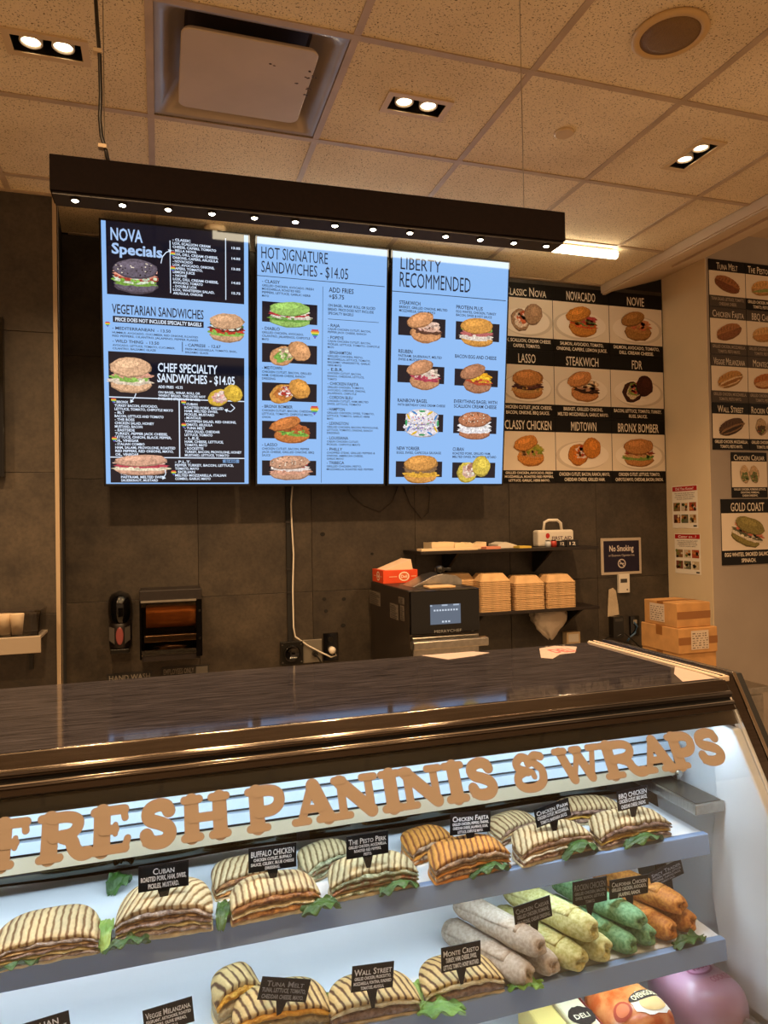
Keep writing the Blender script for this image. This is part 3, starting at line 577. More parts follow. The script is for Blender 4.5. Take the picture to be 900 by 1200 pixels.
# --- screen C
t, pl = screen_thing(1.203, 'rightmost menu screen headed Liberty Recommended with eight sandwich pictures'); F_ = Fr(pl, SW, SH)
b = MB(); F_.R(b, 0, 0, 1, 1, SBL, 0); b.build('display', SCREEN, t, norm=False)
F_.SEP(t, 'heading', SCREEN, 'T', 'LIBERTY', .065, .022, .405, .073, STX, bold=.0); F_.SEP(t, 'heading', SCREEN, 'T', 'RECOMMENDED', .06, .084, .665, .147, STX, bold=.0)
F_.SEP(t, 'rule_line', SCREEN, 'R', 0, .167, .985, .17, STX); VV = ((.272, .352), (.48, .555), (.69, .768), (.9, .97))
for v0, v1 in VV: F_.SEP(t, 'panel', SCREEN, 'R', .055, v0, .455, v1, SBK); F_.SEP(t, 'panel', SCREEN, 'R', .545, v0 + .003, .935, v1 + .003, SBK)
b = MB()
for u, v, h, ls in ((.06, .205, 'STEAKWICH', ['BRISKET, GRILLED ONIONS, MELTED', 'MOZZARELLA, GARLIC MAYO']), (.545, .205, 'PROTEIN PLUS', ['EGG WHITES, CHICKEN, TURKEY', 'BACON, SWISS & HOT SAUCE']), (.06, .413, 'REUBEN', ['PASTRAMI, SAUERKRAUT, MELTED', 'SWISS & MUSTARD']), (.545, .42, 'BACON EGG AND CHEESE', []), (.06, .625, 'RAINBOW BAGEL', ['WITH BIRTHDAY CAKE CREAM CHEESE']), (.545, .62, 'EVERYTHING BAGEL WITH', []), (.06, .835, 'NEW YORKER', ['EGGS, SWISS, CAPICOLA SAUSAGE']), (.545, .835, 'CUBAN', ['ROASTED PORK, GRILLED HAM,', 'MELTED SWISS, PICKLES, MUSTARD'])):
    F_.L(b, [h], u, u + .42, v, .02, .0155, STX, .0195 if len(h) < 15 else .0185); F_.L(b, ls, u, u + .42, v + .0215, .0155, .0105, STX, .0132)
F_.L(b, ['SCALLION CREAM CHEESE'], .545, .93, .641, .02, .0155, STX); b.build('small_print', SCREEN, t, norm=False)['kind'] = 'stuff'
for u, v, k, bn, fl in ((.27, .315, 'leaning', 'd89a6a', ('5a3a2e', 'e0b4a0', 'e8c8b8')), (.735, .318, 'burger', 'd89a4a', ('e8dcd0', 'c06a6a', '7ab04a')), (.27, .52, 'leaning', 'c8906a', ('b8405a', 'f0dcd0', 'e8d0c0')), (.735, .525, 'leaning', 'b07a5a', ('b84a30', 'e8b830', 'e0a020')), (.27, .73, 'burger', 'e8e4f0', ('e0dcf0', 'f0f0fa', 'd8e0f0', 'e8e0e8')), (.735, .735, 'bagel', 'b87a5a', ('f0f0f8', 'f4f4fa', 'e8ecf4')), (.27, .935, 'burger', 'd89a50', ('e8b040', '8a6a4a', '7a5a40')), (.735, .935, 'open', 'd8c050', ('d8b0a0', 'f0e0d0', 'b07a6a'))):
    b = MB(); F_.P(b, u, v, .29, .115, k, bun=bn, fills=fl)
    if bn == 'e8e4f0':
        for i in range(46): a, r = R_.uniform(0, 6.28), R_.random() ** .5; blob(b, pl, (u + .12 * r * math.cos(a)) * SW, SH - (v + .045 * r * math.sin(a)) * SH, .004, .004, C(R_.choice(['d04a6a', '4a7ad0', '5ab05a', 'e8b030', '8a5ac0'])), .0045, n=6)
        for i in range(12):
            a = i * .5236; blob(b, pl, (u + .135 * math.cos(a)) * SW, SH - (v + .052 * math.sin(a)) * SH, .02, .006, C(['3aa86a', 'e8c030', '4a8ad0'][i % 3]), .0046, a + 1.57, n=8)
    b.build('sandwich_picture', PHOTOGLOW, t, norm=False)

# ================================================================== POSTERS
PBK = C('0c0a09'); PWH = C('e8dcc8'); PBG = C('e2d4c0'); PGR = C('8a7a6a')
def poster(pl, u0, v0, w, h, label, title, desc, kind, bun, fills, group, plate=True, grey=False, fr=(.225, .81), rot=0.0, bgc=None, size=.62, cat='poster', tb=None):
    c = pl.pt(u0 + w / 2, v0, .001); t = thing('menu_poster', label, cat, c, group)
    b = MB(); b.hexa([pl.pt(u0, v0, .0005), pl.pt(u0 + w, v0, .0005), pl.pt(u0 + w, v0 + h, .0005), pl.pt(u0, v0 + h, .0005)], [pl.pt(u0, v0, .0045), pl.pt(u0 + w, v0, .0045), pl.pt(u0 + w, v0 + h, .0045), pl.pt(u0, v0 + h, .0045)])
    b.build('board', POSTERB, t)
    q = Fr(pl, w, h, u0, v0); b = MB(); E0 = .0047; d = .0012
    bk = C('4a423c') if grey else PBK
    rect(b, pl, u0 + .001, v0 + h * (1 - fr[0]), u0 + w - .001, v0 + h - .001, tb or bk, E0); rect(b, pl, u0 + .001, v0 + .001, u0 + w - .001, v0 + h * (1 - fr[1]), bk, E0)
    rect(b, pl, u0 + .001, v0 + h * (1 - fr[1]), u0 + w - .001, v0 + h * (1 - fr[0]), bgc or PBG, E0)
    pm = 1 - (fr[0] + fr[1]) / 2
    if plate:
        blob(b, pl, u0 + w * (.5 + R_.uniform(-.05, .05)), v0 + h * (pm - .06), w * .46, h * .22, C('cfc0ac'), E0 + .0003, 0, 28, 0); blob(b, pl, u0 + w * .5, v0 + h * (pm - .05), w * .44, h * .2, C('ece0d0'), E0 + .0006, 0, 28, 0)
    b.build('print', PRINT, t, norm=False)
    b = MB(); tw = min(.86, .064 * len(title)); q.T(b, title, .5 - tw / 2, fr[0] * .26, .5 + tw / 2, fr[0] * .86, PWH if not grey else C('d8ccbc'), e=.0056, bold=.005, sc_=title != title.upper()); b.build('title_text', PRINT, t, norm=False)
    desc = [x.upper() for x in desc]; b = MB(); n = len(desc); st = (1 - fr[1]) / (n + .35); q.L(b, desc, .04, .96, fr[1] + st * .35, st, st * .62, PWH if not grey else C('a89a8a'), ch=min(.036, .9 / max(len(x) for x in desc)), align='c', e=.0056, bold=.02); b.build('description_text', PRINT, t, norm=False)
    b = MB(); food(b, pl, u0 + w / 2, v0 + h * pm, w * size, h * (fr[1] - fr[0]) * .8, kind, bun, fills, rot, E0 + .0012); b.build('sandwich_picture', PHOTO, t, norm=False)
    return t
POSTERB = mat('poster_board', C('0f0d0b'), .5, spec=.2)
WP = Pl((0, YB - .0085, 0), (1, 0, 0), (0, 0, 1))
gx = [WP.hit(650, 489)[0] - .378, WP.hit(650, 489)[0], WP.hit(716, 489)[0], WP.hit(778, 489)[0]]
gz = [WP.hit(653, 566)[1], WP.hit(650, 489)[1], WP.hit(648, 412)[1], WP.hit(648, 335)[1]]
G9 = [('Classic Nova', ['Lox, Scallion, Cream Cheese', 'Capers, Tomato.'], 'open', 'a8876a', ('e8d8c8', 'd06a3a', 'c85a30')), ('NOVACADO', ['Salmon, Avocado, Tomato,', 'Onions, Capers, Lemon Juice.'], 'leaning', 'c8863a', ('c85a2e', '7a8a4a', 'b84a4a')), ('NOVIE', ['Salmon, Avocado, Tomato,', 'Dill Cream Cheese.'], 'leaning', 'a87a42', ('b8854a', 'c8704a', 'd08a62')),
      ('LASSO', ['Chicken Cutlet, Jack Cheese,', 'Bacon, Onions, BBQ Sauce.'], 'burger', 'c0844a', ('c89a5a', '4a2a2e', '6a4038', 'c08a52')), ('STEAKWICH', ['Brisket, Grilled Onions,', 'Melted Mozzarella, Garlic Mayo.'], 'leaning', 'c88a52', ('3a2218', 'b88a6a', 'e0c8a8')), ('FDR', ['Bacon, Lettuce, Tomato, Turkey,', 'Russ. Sauce.'], 'open', '3e1c12', ('d8c8a8', '8a9a4a', 'b84a3a')),
      ('CLASSY CHICKEN', ['Grilled Chicken, Avocado, Fresh', 'Mozzarella, Roasted Red Peppers,', 'Lettuce, Garlic, Herb Mayo.'], 'leaning', 'c88640', ('b88a5a', '7a8a30', 'a8a040')), ('MIDTOWN', ['Chicken Cutlet, Bacon, Ranch, Mayo,', 'Cheddar Cheese, Grilled Ham.'], 'open', 'c07a30', ('c8742e', 'e0d0c8', 'a83a2a')), ('BRONX BOMBER', ['Chicken Cutlet, Lettuce, Tomato,', 'Chipotle Mayo, Cheddar, Bacon, Onion.'], 'burger', 'b8804a', ('7a9a4a', 'c89a6a', '8a3a2a', 'e0d0b8'))]
for i, g in enumerate(G9):
    r, c = divmod(i, 3)
    poster(WP, gx[c], gz[2 - r], gx[c + 1] - gx[c] - .002, gz[3 - r] - gz[2 - r] - .002, 'sandwich poster titled %s on the dark tiled wall' % g[0].title(), g[0], g[1], g[2], g[3], g[4], 'nine sandwich posters on the tiled wall', size=.6, plate=i != 6)
# pier posters
PP = Pl((0, YP - .0005, 0), (1, 0, 0), (0, 0, 1))
px0 = PP.hit(830, 400)[0] + .012; pw = PP.hit(873, 400)[0] - PP.hit(830, 400)[0]
pz = [PP.hit(832, 303)[1], PP.hit(834, 359)[1], PP.hit(836, 415)[1], PP.hit(838, 471)[1], PP.hit(840, 527)[1]]
P8 = [('Tuna Melt', 'a06a42', ('7a4a32',)), ('The Pesto Perk', 'd8a868', ('c89a6a', '8a9a5a')), ('Chicken Fajita', 'a8744a', ('8a5a3a',)), ('BBQ Chicken', 'd8ac70', ('c08a52',)), ('Veggie Melanzana', 'c09052', ('e0c49a', '9a6a3a')), ('Montecristo', 'b8743e', ('c89a6a',)), ('Wall Street', '5a4230', ('8a6a4a', '3a2a20')), ('Rockin Chicken', 'b8a080', ('5a4a32', '8a9a4a', 'a85a3a'))]
for i, (tt, bn, fl) in enumerate(P8):
    r, c = divmod(i, 2)
    poster(PP, px0 + c * pw, pz[r + 1], pw - .002, pz[r] - pz[r + 1] - .002, 'panini poster titled %s on the right-hand pier' % tt, tt, ['Grilled chicken, mozzarella,', 'tomato, pesto mayo.'] if i else ['Tuna salad, lettuce, tomato,', 'cheddar cheese.'], 'wraps' if i == 7 else 'panini', bn, fl, 'panini posters on the right-hand pier', plate=False, grey=2 <= i <= 5 or i == 0, tb=PBK if i < 2 or i > 5 else None, rot=(.35 if i in (2, 4, 6) else -.3 if i == 0 else .15) if i != 7 else 0, size=.74, fr=(.24, .76))
a = PP.hit(856, 530); c = PP.hit(899, 583)
poster(PP, a[0], c[1], c[0] - a[0], a[1] - c[1], 'small poster titled Chicken Ceasar with cut wraps, above the Gold Coast poster', 'Chicken Ceasar', ['Grilled chicken, romaine lettuce,', 'croutons, parmesan,', 'caesar dressing.'], 'wraps', 'c8ac88', ('6a7a4a', '8a6a4a', 'b8a070'), 'panini posters on the right-hand pier', False, fr=(.2, .77), size=.6)
a = PP.hit(844, 585); c = PP.hit(907, 660)
poster(PP, a[0], c[1], c[0] - a[0], a[1] - c[1], 'large poster titled Gold Coast with green bagel sandwich, lowest on the pier', 'GOLD COAST', ['Egg Whites, Smoked Salmon,', 'Spinach.'], 'burger', '8a8048', ('d8d0c0', '5a5a42', 'c06a52', 'd08a72'), 'panini posters on the right-hand pier', False, fr=(.215, .78), rot=-.35, size=.62)
# flyers on the pier return
RP = Pl((XR - .0045, 0, 0), (0, -1, 0), (0, 0, 1))
for k, (tl, br) in enumerate((((787.5, 570), (818.5, 619)), ((790.5, 625), (822, 674)))):
    a = RP.hit(*tl); c = RP.hit(*br); u0, v0, wd, hg = a[0], c[1], c[0] - a[0], a[1] - c[1]
    t = thing('flyer', ['upper paper flyer with red banner and six food photos on the pier', 'lower paper flyer with red banner and six food photos, just above the cardboard boxes'][k], 'flyer', RP.pt(u0 + wd / 2, v0, .0008), 'two food flyers on the pier')
    b = MB(); b.hexa([RP.pt(u0, v0, .0005), RP.pt(u0 + wd, v0, .0005), RP.pt(u0 + wd, v0 + hg, .0005), RP.pt(u0, v0 + hg, .0005)], [RP.pt(u0, v0, .0012), RP.pt(u0 + wd, v0, .0012), RP.pt(u0 + wd, v0 + hg, .0012), RP.pt(u0, v0 + hg, .0012)]); b.build('sheet', mat('flyer_paper', C('efe6d6'), .6), t)
    q = Fr(RP, wd, hg, u0, v0); b = MB(); q.R(b, 0.02, 0.02, .98, .13, C('b01e1e'), .0016); b.build('banner', PRINT, t, norm=False)
    b = MB(); q.T(b, ['Did You Know?', 'Cater us...?'][k], .15, .045, .85, .105, C('f4e8e0'), .002); q.L(b, ['CALL US FOR YOUR NEXT EVENT', 'WE MAKE PLATTERS FOR ALL', 'OCCASIONS, ASK THE COUNTER', 'FOR OUR CATERING MENU'], .06, .94, .17, .045, .024, C('6a5a52'), .03, 'c', .002); b.build('flyer_text', PRINT, t, norm=False)
    b = MB()
    for i in range(6):
        r, cc = divmod(i, 3); u = .05 + .31 * cc; v = .4 + .28 * r
        q.R(b, u, v, u + .27, v + .2, C(['8a6a42', 'c8b8a0', 'a84a2e', '7a4a3a', '6a6a52', 'c8b490'][i]), .0016)
        for _ in range(6): blob(b, RP, u0 + (u + .13 + R_.uniform(-.1, .1)) * wd, v0 + hg - (v + .1 + R_.uniform(-.07, .07)) * hg, .05 * wd, .035 * hg, C(R_.choice(['3a2a20', '8a5a32', 'c8884a', '6a7a3a', 'e0d0b0'])), .002, n=8, jit=.3)
    q.R(b, .82, .93, .95, .965, C('2a2420'), .0016); b.build('food_photos', PRINT, t, norm=False)

# ================================================================== THINGS ON AND BY THE WALLS
WF = YB - .0085                              # face of the wall tiles
def on_wall(px, py, d=0.0): return U(px, py, 1, WF - d)
# soap dispenser
t = thing('soap_dispenser', 'glossy black wall soap dispenser with pink soap window', 'soap dispenser', (-.203, WF - .05, .965))
x0, x1, z0, z1 = -.263, -.143, .965, 1.272; cx = (x0 + x1) / 2
def egg(mb, cx, cy, z0, z1, hx, dy, n=24, m_=12, pw=2.6):
    loops = []
    for i in range(m_ + 1):
        f_ = i / m_; zz = z0 + (z1 - z0) * f_; k = (1 - abs(2 * f_ - 1) ** pw) ** (1 / pw) if 0 < f_ < 1 else .12
        k = max(k, .12); loops.append([(cx + hx * k * math.copysign(abs(math.cos(a)) ** .8, math.cos(a)), cy - dy * (.15 + .85 * k) * max(0, math.sin(a)) if math.sin(a) > 0 else cy, zz) for a in [2 * PI * j / n for j in range(n)]])
    loft(mb, loops, True, True)
b = MB(); egg(b, cx, WF, 1.09, z1, .06, .1); b.build('dome_cover', BLACKG, t, smooth=True)
b = MB(); egg(b, cx, WF, z0, 1.13, .056, .085, pw=5); b.build('body', BLACKM, t, smooth=True)
b = MB(); b.lathe([(.03, 0), (.026, -.004)], (cx, WF - .0875, 1.05), 20, ax='y', sx=.62, sy=1.5); b.build('soap_window', mat('pink_soap', C('8a4a48'), .25), t)
for s in (-1, 1):
    b = MB(); b.prism([(cx + s * .024, WF - .0875, 1.01), (cx + s * .05, WF - .082, 1.03), (cx + s * .05, WF - .082, 1.1), (cx + s * .024, WF - .0875, 1.09)], (0, .004, 0)); b.build('side_cheek', mat('grey_plastic', C('4a4642'), .3), t)
b = MB(); b.box((cx - .045, WF - .09, .962), (cx + .045, WF - .02, .985)); b.build('push_lever', BLACK, t, bevel=.003)
# towel dispenser
x0, x1, z0, z1 = -.104, .196, .925, 1.282
t = thing('towel_dispenser', 'black paper towel dispenser with smoked cover and brown roll', 'towel dispenser', ((x0 + x1) / 2, WF - .1, z0))
b = MB(); b.box((x0, WF - .06, z0), (x1, WF, z1)); b.box((x0, WF - .19, z1 - .055), (x1, WF - .06, z1)); b.box((x0 + .01, WF - .17, z0), (x1 - .01, WF - .06, z0 + .035)); b.build('housing', BLACKM, t, bevel=.003)
b = MB(); b.tube([(x0 + .03, WF - .12, 1.145), (x1 - .03, WF - .12, 1.145)], .058, 28); b.build('paper_roll', mat('brown_paper', C('b07a44'), .8, var=.06, scale=40), t, smooth=True)
b = MB(); b.box((x0 + .02, WF - .17, 1.02), (x1 - .02, WF - .13, 1.055)); b.build('tear_bar', STEEL, t, bevel=.004)
b = MB(); b.tube([(x0 + .02, WF - .12, .985), (x1 - .02, WF - .12, .985)], .025, 16); b.build('feed_roller', BRONZE, t, smooth=True)
b = MB(); loft(b, [[(x0 + .008, y, z), (x1 - .03, y, z), (x1 - .03, y + .002, z), (x0 + .008, y + .002, z)] for y, z in ((WF - .17, .955), (WF - .193, .985), (WF - .195, 1.2), (WF - .188, 1.226))], True, True); b.build('smoked_cover', glass_mat('smoked_plastic', (.85, .75, .65, 1), 1.0), t)
b = MB(); b.box((x0 + .006, WF - .197, 1.222), (x1 - .028, WF - .18, 1.232)); b.build('cover_lip', ALU, t)
for s in (x0 - .001, x1 - .03): b = MB(); b.box((s, WF - .186, .94), (s + .009 if s < 0 else s + .03, WF - .06, 1.23)); b.build('side_panel', BLACKG, t)
for z in (1.17, 1.03): b = MB(); b.lathe([(.007, 0), (.006, -.004)], (x1 - .012, WF - .186, z), 12, ax='y'); b.build('latch', CHROME, t)
# little wall signs behind the case top
for (a, c, tx, lb) in (((125, 801), (178, 791), 'HAND WASH', 'small dark wall sign reading Hand Wash below the soap dispenser'), ((189, 793), (245, 783), 'EMPLOYEES ONLY', 'small dark wall sign below the towel dispenser')):
    p, q = on_wall(*a), on_wall(*c); q.z += .022; pl = Pl((p.x, WF - .003, q.z - .07), (1, 0, 0), (0, 0, 1)); wd = q.x - p.x
    t = thing('wall_sign', lb, 'sign', (p.x + wd / 2, WF - .002, q.z - .07)); b = MB(); b.box((p.x, WF - .003, q.z - .07), (p.x + wd, WF, q.z)); b.build('plate', mat('sign_plate', C('2c2a28'), .4), t)
    b = MB(); write(b, pl, tx, .012, .032, wd * (.96 if 'HAND' in tx else .68), .06, C('8a847c'), .0006); b.build('lettering', PRINT, t, norm=False)
    if 'EMP' in tx: b = MB(); rect(b, pl, wd * .72, .02, wd * .97, .062, C('6a6660'), .0005); b.build('emblem', PRINT, t, norm=False)
# cable run
xa = on_wall(338.5, 660).x
t = thing('cable_conduit', 'black vertical cable cover strip below the menu screens', 'conduit', (xa, WF - .01, 1.0))
zt, zb = on_wall(338, 566).z + .05, on_wall(338, 752).z
b = MB(); b.box((xa - .014, WF - .014, zb), (xa + .014, WF, zt)); b.build('cover_strip', GASKET, t, bevel=.002)
for py in (612, 667, 694): z = on_wall(338, py).z; b = MB(); b.box((xa - .02, WF - .019, z - .005), (xa + .024, WF - .0143, z + .005)); b.build('strap', BLACKM, t)
pts = [(343, 566), (341, 590), (342, 615), (344, 650), (343, 690), (344, 735), (346, 746), (360, 756), (375, 764), (388, 770), (394, 768), (391, 761)]
b = MB(); b.tube([on_wall(px, py, .022) for px, py in pts], .0045, 8); tag(b.build('white_cable', WHITEP, smooth=True), 'white power cable running down beside the black conduit to an outlet', 'cable')
def plate(px0, py0, px1, py1, m_, name, label, cat, d=.012):
    p, q = on_wall(px0, py0), on_wall(px1, py1); t = thing(name, label, cat, ((p.x + q.x) / 2, WF - d / 2, q.z)); b = MB(); b.box((p.x, WF - d, q.z), (q.x, WF, p.z)); b.build('plate', m_, t, bevel=.002); return t, p, q
t, p, q = plate(328, 752, 354, 777, BLACK, 'twist_lock_socket', 'square black industrial socket at the foot of the conduit', 'socket', .03)
c = ((p.x + q.x) / 2, WF - .03, (p.z + q.z) / 2); b = MB(); b.lathe([(.045, 0), (.045, -.012), (.036, -.012), (.034, -.002)], c, 24, ax='y'); b.build('socket_ring', BLACKG, t, smooth=True)
for sx in (-1, 1):
    for sz in (-1, 1): b = MB(); b.lathe([(.005, 0), (.004, -.003)], (c[0] + sx * .052, WF - .03, c[2] + sz * .048), 8, ax='y'); b.build('screw', STEEL, t)
t, p, q = plate(354.5, 750, 377, 775, mat('steel_plate', C('8a8478'), .45, .6), 'outlet_plate', 'grey metal outlet plate between the two black sockets', 'outlet')
b = MB(); c = on_wall(369, 766, .02); b.lathe([(.016, 0), (.014, -.03)], (c.x, WF - .012, c.z), 14, ax='y'); b.build('plug', BLACK, t)
b = MB(); b.tube([(c.x, WF - .042, c.z), (c.x + .02, WF - .05, c.z - .03), (c.x + .05, WF - .04, c.z - .1)], .005, 8); b.build('plug_cord', BLACK, t)
t, p, q = plate(378.5, 742, 396, 773, BLACKG, 'power_outlet', 'black wall outlet with a round white plug', 'outlet')
b = MB(); c = on_wall(388, 761); b.lathe([(.02, 0), (.02, -.025), (.012, -.035)], (c.x, WF - .012, c.z), 18, ax='y'); b.build('plug', WHITEP, t, smooth=True)
b = MB(); c2 = on_wall(387, 749); b.lathe([(.016, 0), (.016, -.002)], (c2.x, WF - .012, c2.z), 18, ax='y'); b.build('receptacle', BLACK, t)
for pts, lb in ((((407, 566), (410, 578), (425, 592), (445, 600), (460, 588), (466, 570)), 'thin loose cable drooping below the middle menu screen'), (((472, 568), (480, 590), (494, 608), (502, 600), (504, 575), (500, 568)), 'thin loose cable looping below the rightmost menu screen')):
    b = MB(); b.tube([on_wall(px, py, .012) for px, py in pts], .0025, 6); tag(b.build('loose_cable', BLACKM, smooth=True), lb, 'cable')
wb = bpy.data.objects['wall_back']
for px, py, r in ((378, 626, .012), (380, 702, .01), (403, 702, .01), (382, 716, .01), (402, 733, .012), (436, 649, .008)):
    c = on_wall(px, py); b = MB(); b.lathe([(r, 0), (r * .8, -.0006)], (c.x, WF - .0009, c.z), 12, ax='y', sx=1.2); b.build('anchor_mark', GROUT, wb)
# small shelf and tub at the left
q = U(48, 745, 1, 3.27); zs = q.z; xr = q.x
t = thing('wall_shelf', 'short pale metal shelf on the left wall', 'shelf', (xr - .3, 3.37, zs - .06))
b = MB(); b.box((-1.1, 3.27, zs - .012), (xr, YL - .01, zs)); b.box((-1.1, 3.265, zs - .07), (xr, 3.272, zs)); b.build('shelf_board', mat('pale_metal', C('a89a88'), .45, .4), t, bevel=.002)
bq = U(36, 770, 1, 3.44)
for x in (bq.x, -.95): b = MB(); b.box((x - .008, YL - .022, zs - .17), (x + .008, YL - .0095, zs - .013)); b.box((x - .006, 3.3, zs - .03), (x + .006, YL - .022, zs - .013)); b.build('bracket', BLACK, t)
t = thing('plastic_tub', 'clear plastic tub on the left wall shelf', 'tub', (xr - .12, 3.36, zs + .0005))
def tub(mb, x0, x1, y0, y1, z0, z1, th=.003, fl=.012):
    loft(mb, [[(x0, y0, z0), (x1, y0, z0), (x1, y1, z0), (x0, y1, z0)], [(x0 - fl, y0 - fl, z1), (x1 + fl, y0 - fl, z1), (x1 + fl, y1 + fl, z1), (x0 - fl, y1 + fl, z1)], [(x0 - fl + th, y0 - fl + th, z1), (x1 + fl - th, y0 - fl + th, z1), (x1 + fl - th, y1 + fl - th, z1), (x0 - fl + th, y1 + fl - th, z1)], [(x0 + th, y0 + th, z0 + th), (x1 - th, y0 + th, z0 + th), (x1 - th, y1 - th, z0 + th), (x0 + th, y1 - th, z0 + th)]], True, True)
b = MB(); tub(b, xr - .3, xr - .012, 3.285, 3.43, zs + .0005, zs + .105); b.build('walls', CLEARP, t)
b = MB(); b.box((xr - .32, 3.268, zs + .1), (xr + .002, 3.274, zs + .109)); b.build('rim', CLEARP, t)
CUPM = mat('paper_cup', C('e4d2b8'), .6)
for i, (dx, dy) in enumerate(((-.1, .03), (-.15, .05), (-.2, .035), (-.25, .06))):
    b = MB(); b.lathe([(.02, 0), (.028, .085), (.026, .087), (.018, .003)], (xr + dx, 3.3 + dy, zs + .0045), 18); tag(b.build('paper_cup', CUPM, smooth=True), ['cream paper cup at the right end of the row in the clear tub', 'second cream paper cup from the right in the clear tub', 'third cream paper cup from the right in the clear tub', 'cream paper cup at the left end of the row in the clear tub'][i], 'cup', 'paper cups in the clear tub')
# dark screen cut by the left frame edge
q = U(5, 559, 1, 3.42); t = thing('wall_screen', 'dark wall screen cut off by the left edge of the photo', 'screen', (q.x - .6, 3.44, q.z))
b = MB(); b.box((q.x - 1.2, 3.42, q.z), (q.x, 3.455, q.z + .7)); b.build('bezel', BLACKG, t, bevel=.002)
b = MB(); b.box((q.x - 1.188, 3.4185, q.z + .014), (q.x - .012, 3.4205, q.z + .688)); b.build('display', mat('dark_display', C('08080a'), .1), t)
b = MB(); b.box((q.x - .8, 3.455, q.z + .2), (q.x - .4, YL - .009, q.z + .5)); b.build('wall_mount', BLACKM, t)

# ================================================================== BACK COUNTER AND OVEN
CT = .66
t = thing('back_counter', 'low steel back counter standing along the tiled wall', 'counter', (2.1, 3.5, 0))
b = MB(); b.box((1.0, 3.08, CT - .03), (3.19, WF - .004, CT)); b.build('worktop', STEEL, t, bevel=.002)
b = MB(); b.box((1.02, 3.12, .1), (3.18, WF - .02, CT - .0305)); b.build('carcass', ALU, t)
for i in range(4): b = MB(); b.box((1.03 + i * .54, 3.105, .12), (1.55 + i * .54, 3.1195, CT - .05)); d = b.build('door', STEEL, t); b = MB(); b.tube([(1.08 + i * .54, 3.09, .5), (1.08 + i * .54, 3.09, .58)], .006, 8); b.build('handle', CHROME, d)
b = MB(); b.box((1.06, 3.16, 0), (3.14, WF - .05, .0995)); b.build('plinth', BLACK, t)
OX0, OX1, OY0, OY1, OZ1 = 1.128, 1.494, 3.173, 3.82, 1.272
t = thing('countertop_oven', 'dark high-speed countertop oven with small touch display', 'oven', ((OX0 + OX1) / 2, 3.5, CT))
b = MB(); b.box((OX0, OY0 + .02, CT + .03), (OX1, OY1, OZ1)); b.build('body', mat('dark_bronze_casing', C('3a322a'), .4, .5, var=.1, scale=6), t, bevel=.006)
b = MB(); zf = U(480, 745, 1, OY0).z; b.box((OX0 + .002, OY0, zf), (OX1 - .002, OY0 + .0195, OZ1 - .004)); fp = b.build('control_panel', BLACKG, t, bevel=.004)
OP = Pl((0, OY0 - .0004, 0), (1, 0, 0), (0, 0, 1))
a = OP.hit(504, 709); c = OP.hit(540, 730); b = MB(); rect(b, OP, a[0], c[1], c[0], a[1], C('5c6a7c'), .0006)
b.build('touch_display', SCREEN, fp, norm=False); b = MB()
for i in range(9): rect(b, OP, a[0] + .018 + .0145 * i, a[1] - .032, a[0] + .027 + .0145 * i, a[1] - .024, C('c8d4e4'), .001)
for i in range(3): rect(b, OP, a[0] + .06 + .016 * i, c[1] + .008, a[0] + .07 + .016 * i, c[1] + .016, C('c8d4e4'), .001)
for u0, u1 in ((.0, .01), (.06, .09), (.12, .15)): rect(b, OP, a[0] + u0, a[1] - .008, a[0] + u1, a[1] - .001, C('aab8cc'), .001)
b.build('display_icons', SCREEN, fp, norm=False)['kind'] = 'stuff'
a = OP.hit(509, 742); c = OP.hit(541, 736.5); b = MB(); write(b, OP, 'MERRYCHEF', a[0], a[1], c[0], c[1], C('8a8a88'), .0006, 0.0); b.build('maker_lettering', PRINT, fp, norm=False)
b = MB(); b.box((OX0 + .01, OY0 - .002, CT + .06), (OX1 - .01, OY0 + .0195, zf - .012)); dr = b.build('door', STEEL, t, bevel=.004)
b = MB(); b.box((OX0 - .012, OY0 - .07, zf - .062), (OX1 + .012, OY0 - .03, zf - .02)); b.box((OX0 + .01, OY0 - .031, zf - .055), (OX0 + .03, OY0 + .0, zf - .03)); b.box((OX1 - .03, OY0 - .031, zf - .055), (OX1 - .01, OY0, zf - .03)); b.build('handle', STEEL, dr, bevel=.006)
for x in (OX0 + .04, OX1 - .04):
    for y in (OY0 + .08, OY1 - .06): b = MB(); b.lathe([(.02, 0), (.016, .0305)], (x, y, CT), 14); b.build('foot', GASKET, t)
SP = Pl((OX0 - .0005, 0, 0), (0, -1, 0), (0, 0, 1))
for tl, br in (((433, 691), (446, 711)), ((457, 706), (467, 727)), ((467, 699), (474, 709)), ((469, 709), (474, 728))):
    a, c = SP.hit(*tl), SP.hit(*br); b = MB(); rect(b, SP, a[0], c[1], c[0], a[1], C('6a6258'), .0004)
    st = (a[1] - c[1]) / 9
    for i in range(8): rect(b, SP, a[0] + .006, c[1] + st * (i + .5), a[0] + (c[0] - a[0]) * R_.uniform(.55, .95), c[1] + st * (i + .95), C('2a2622'), .0007)
    b.build('rating_sticker', PRINT, t, norm=False)
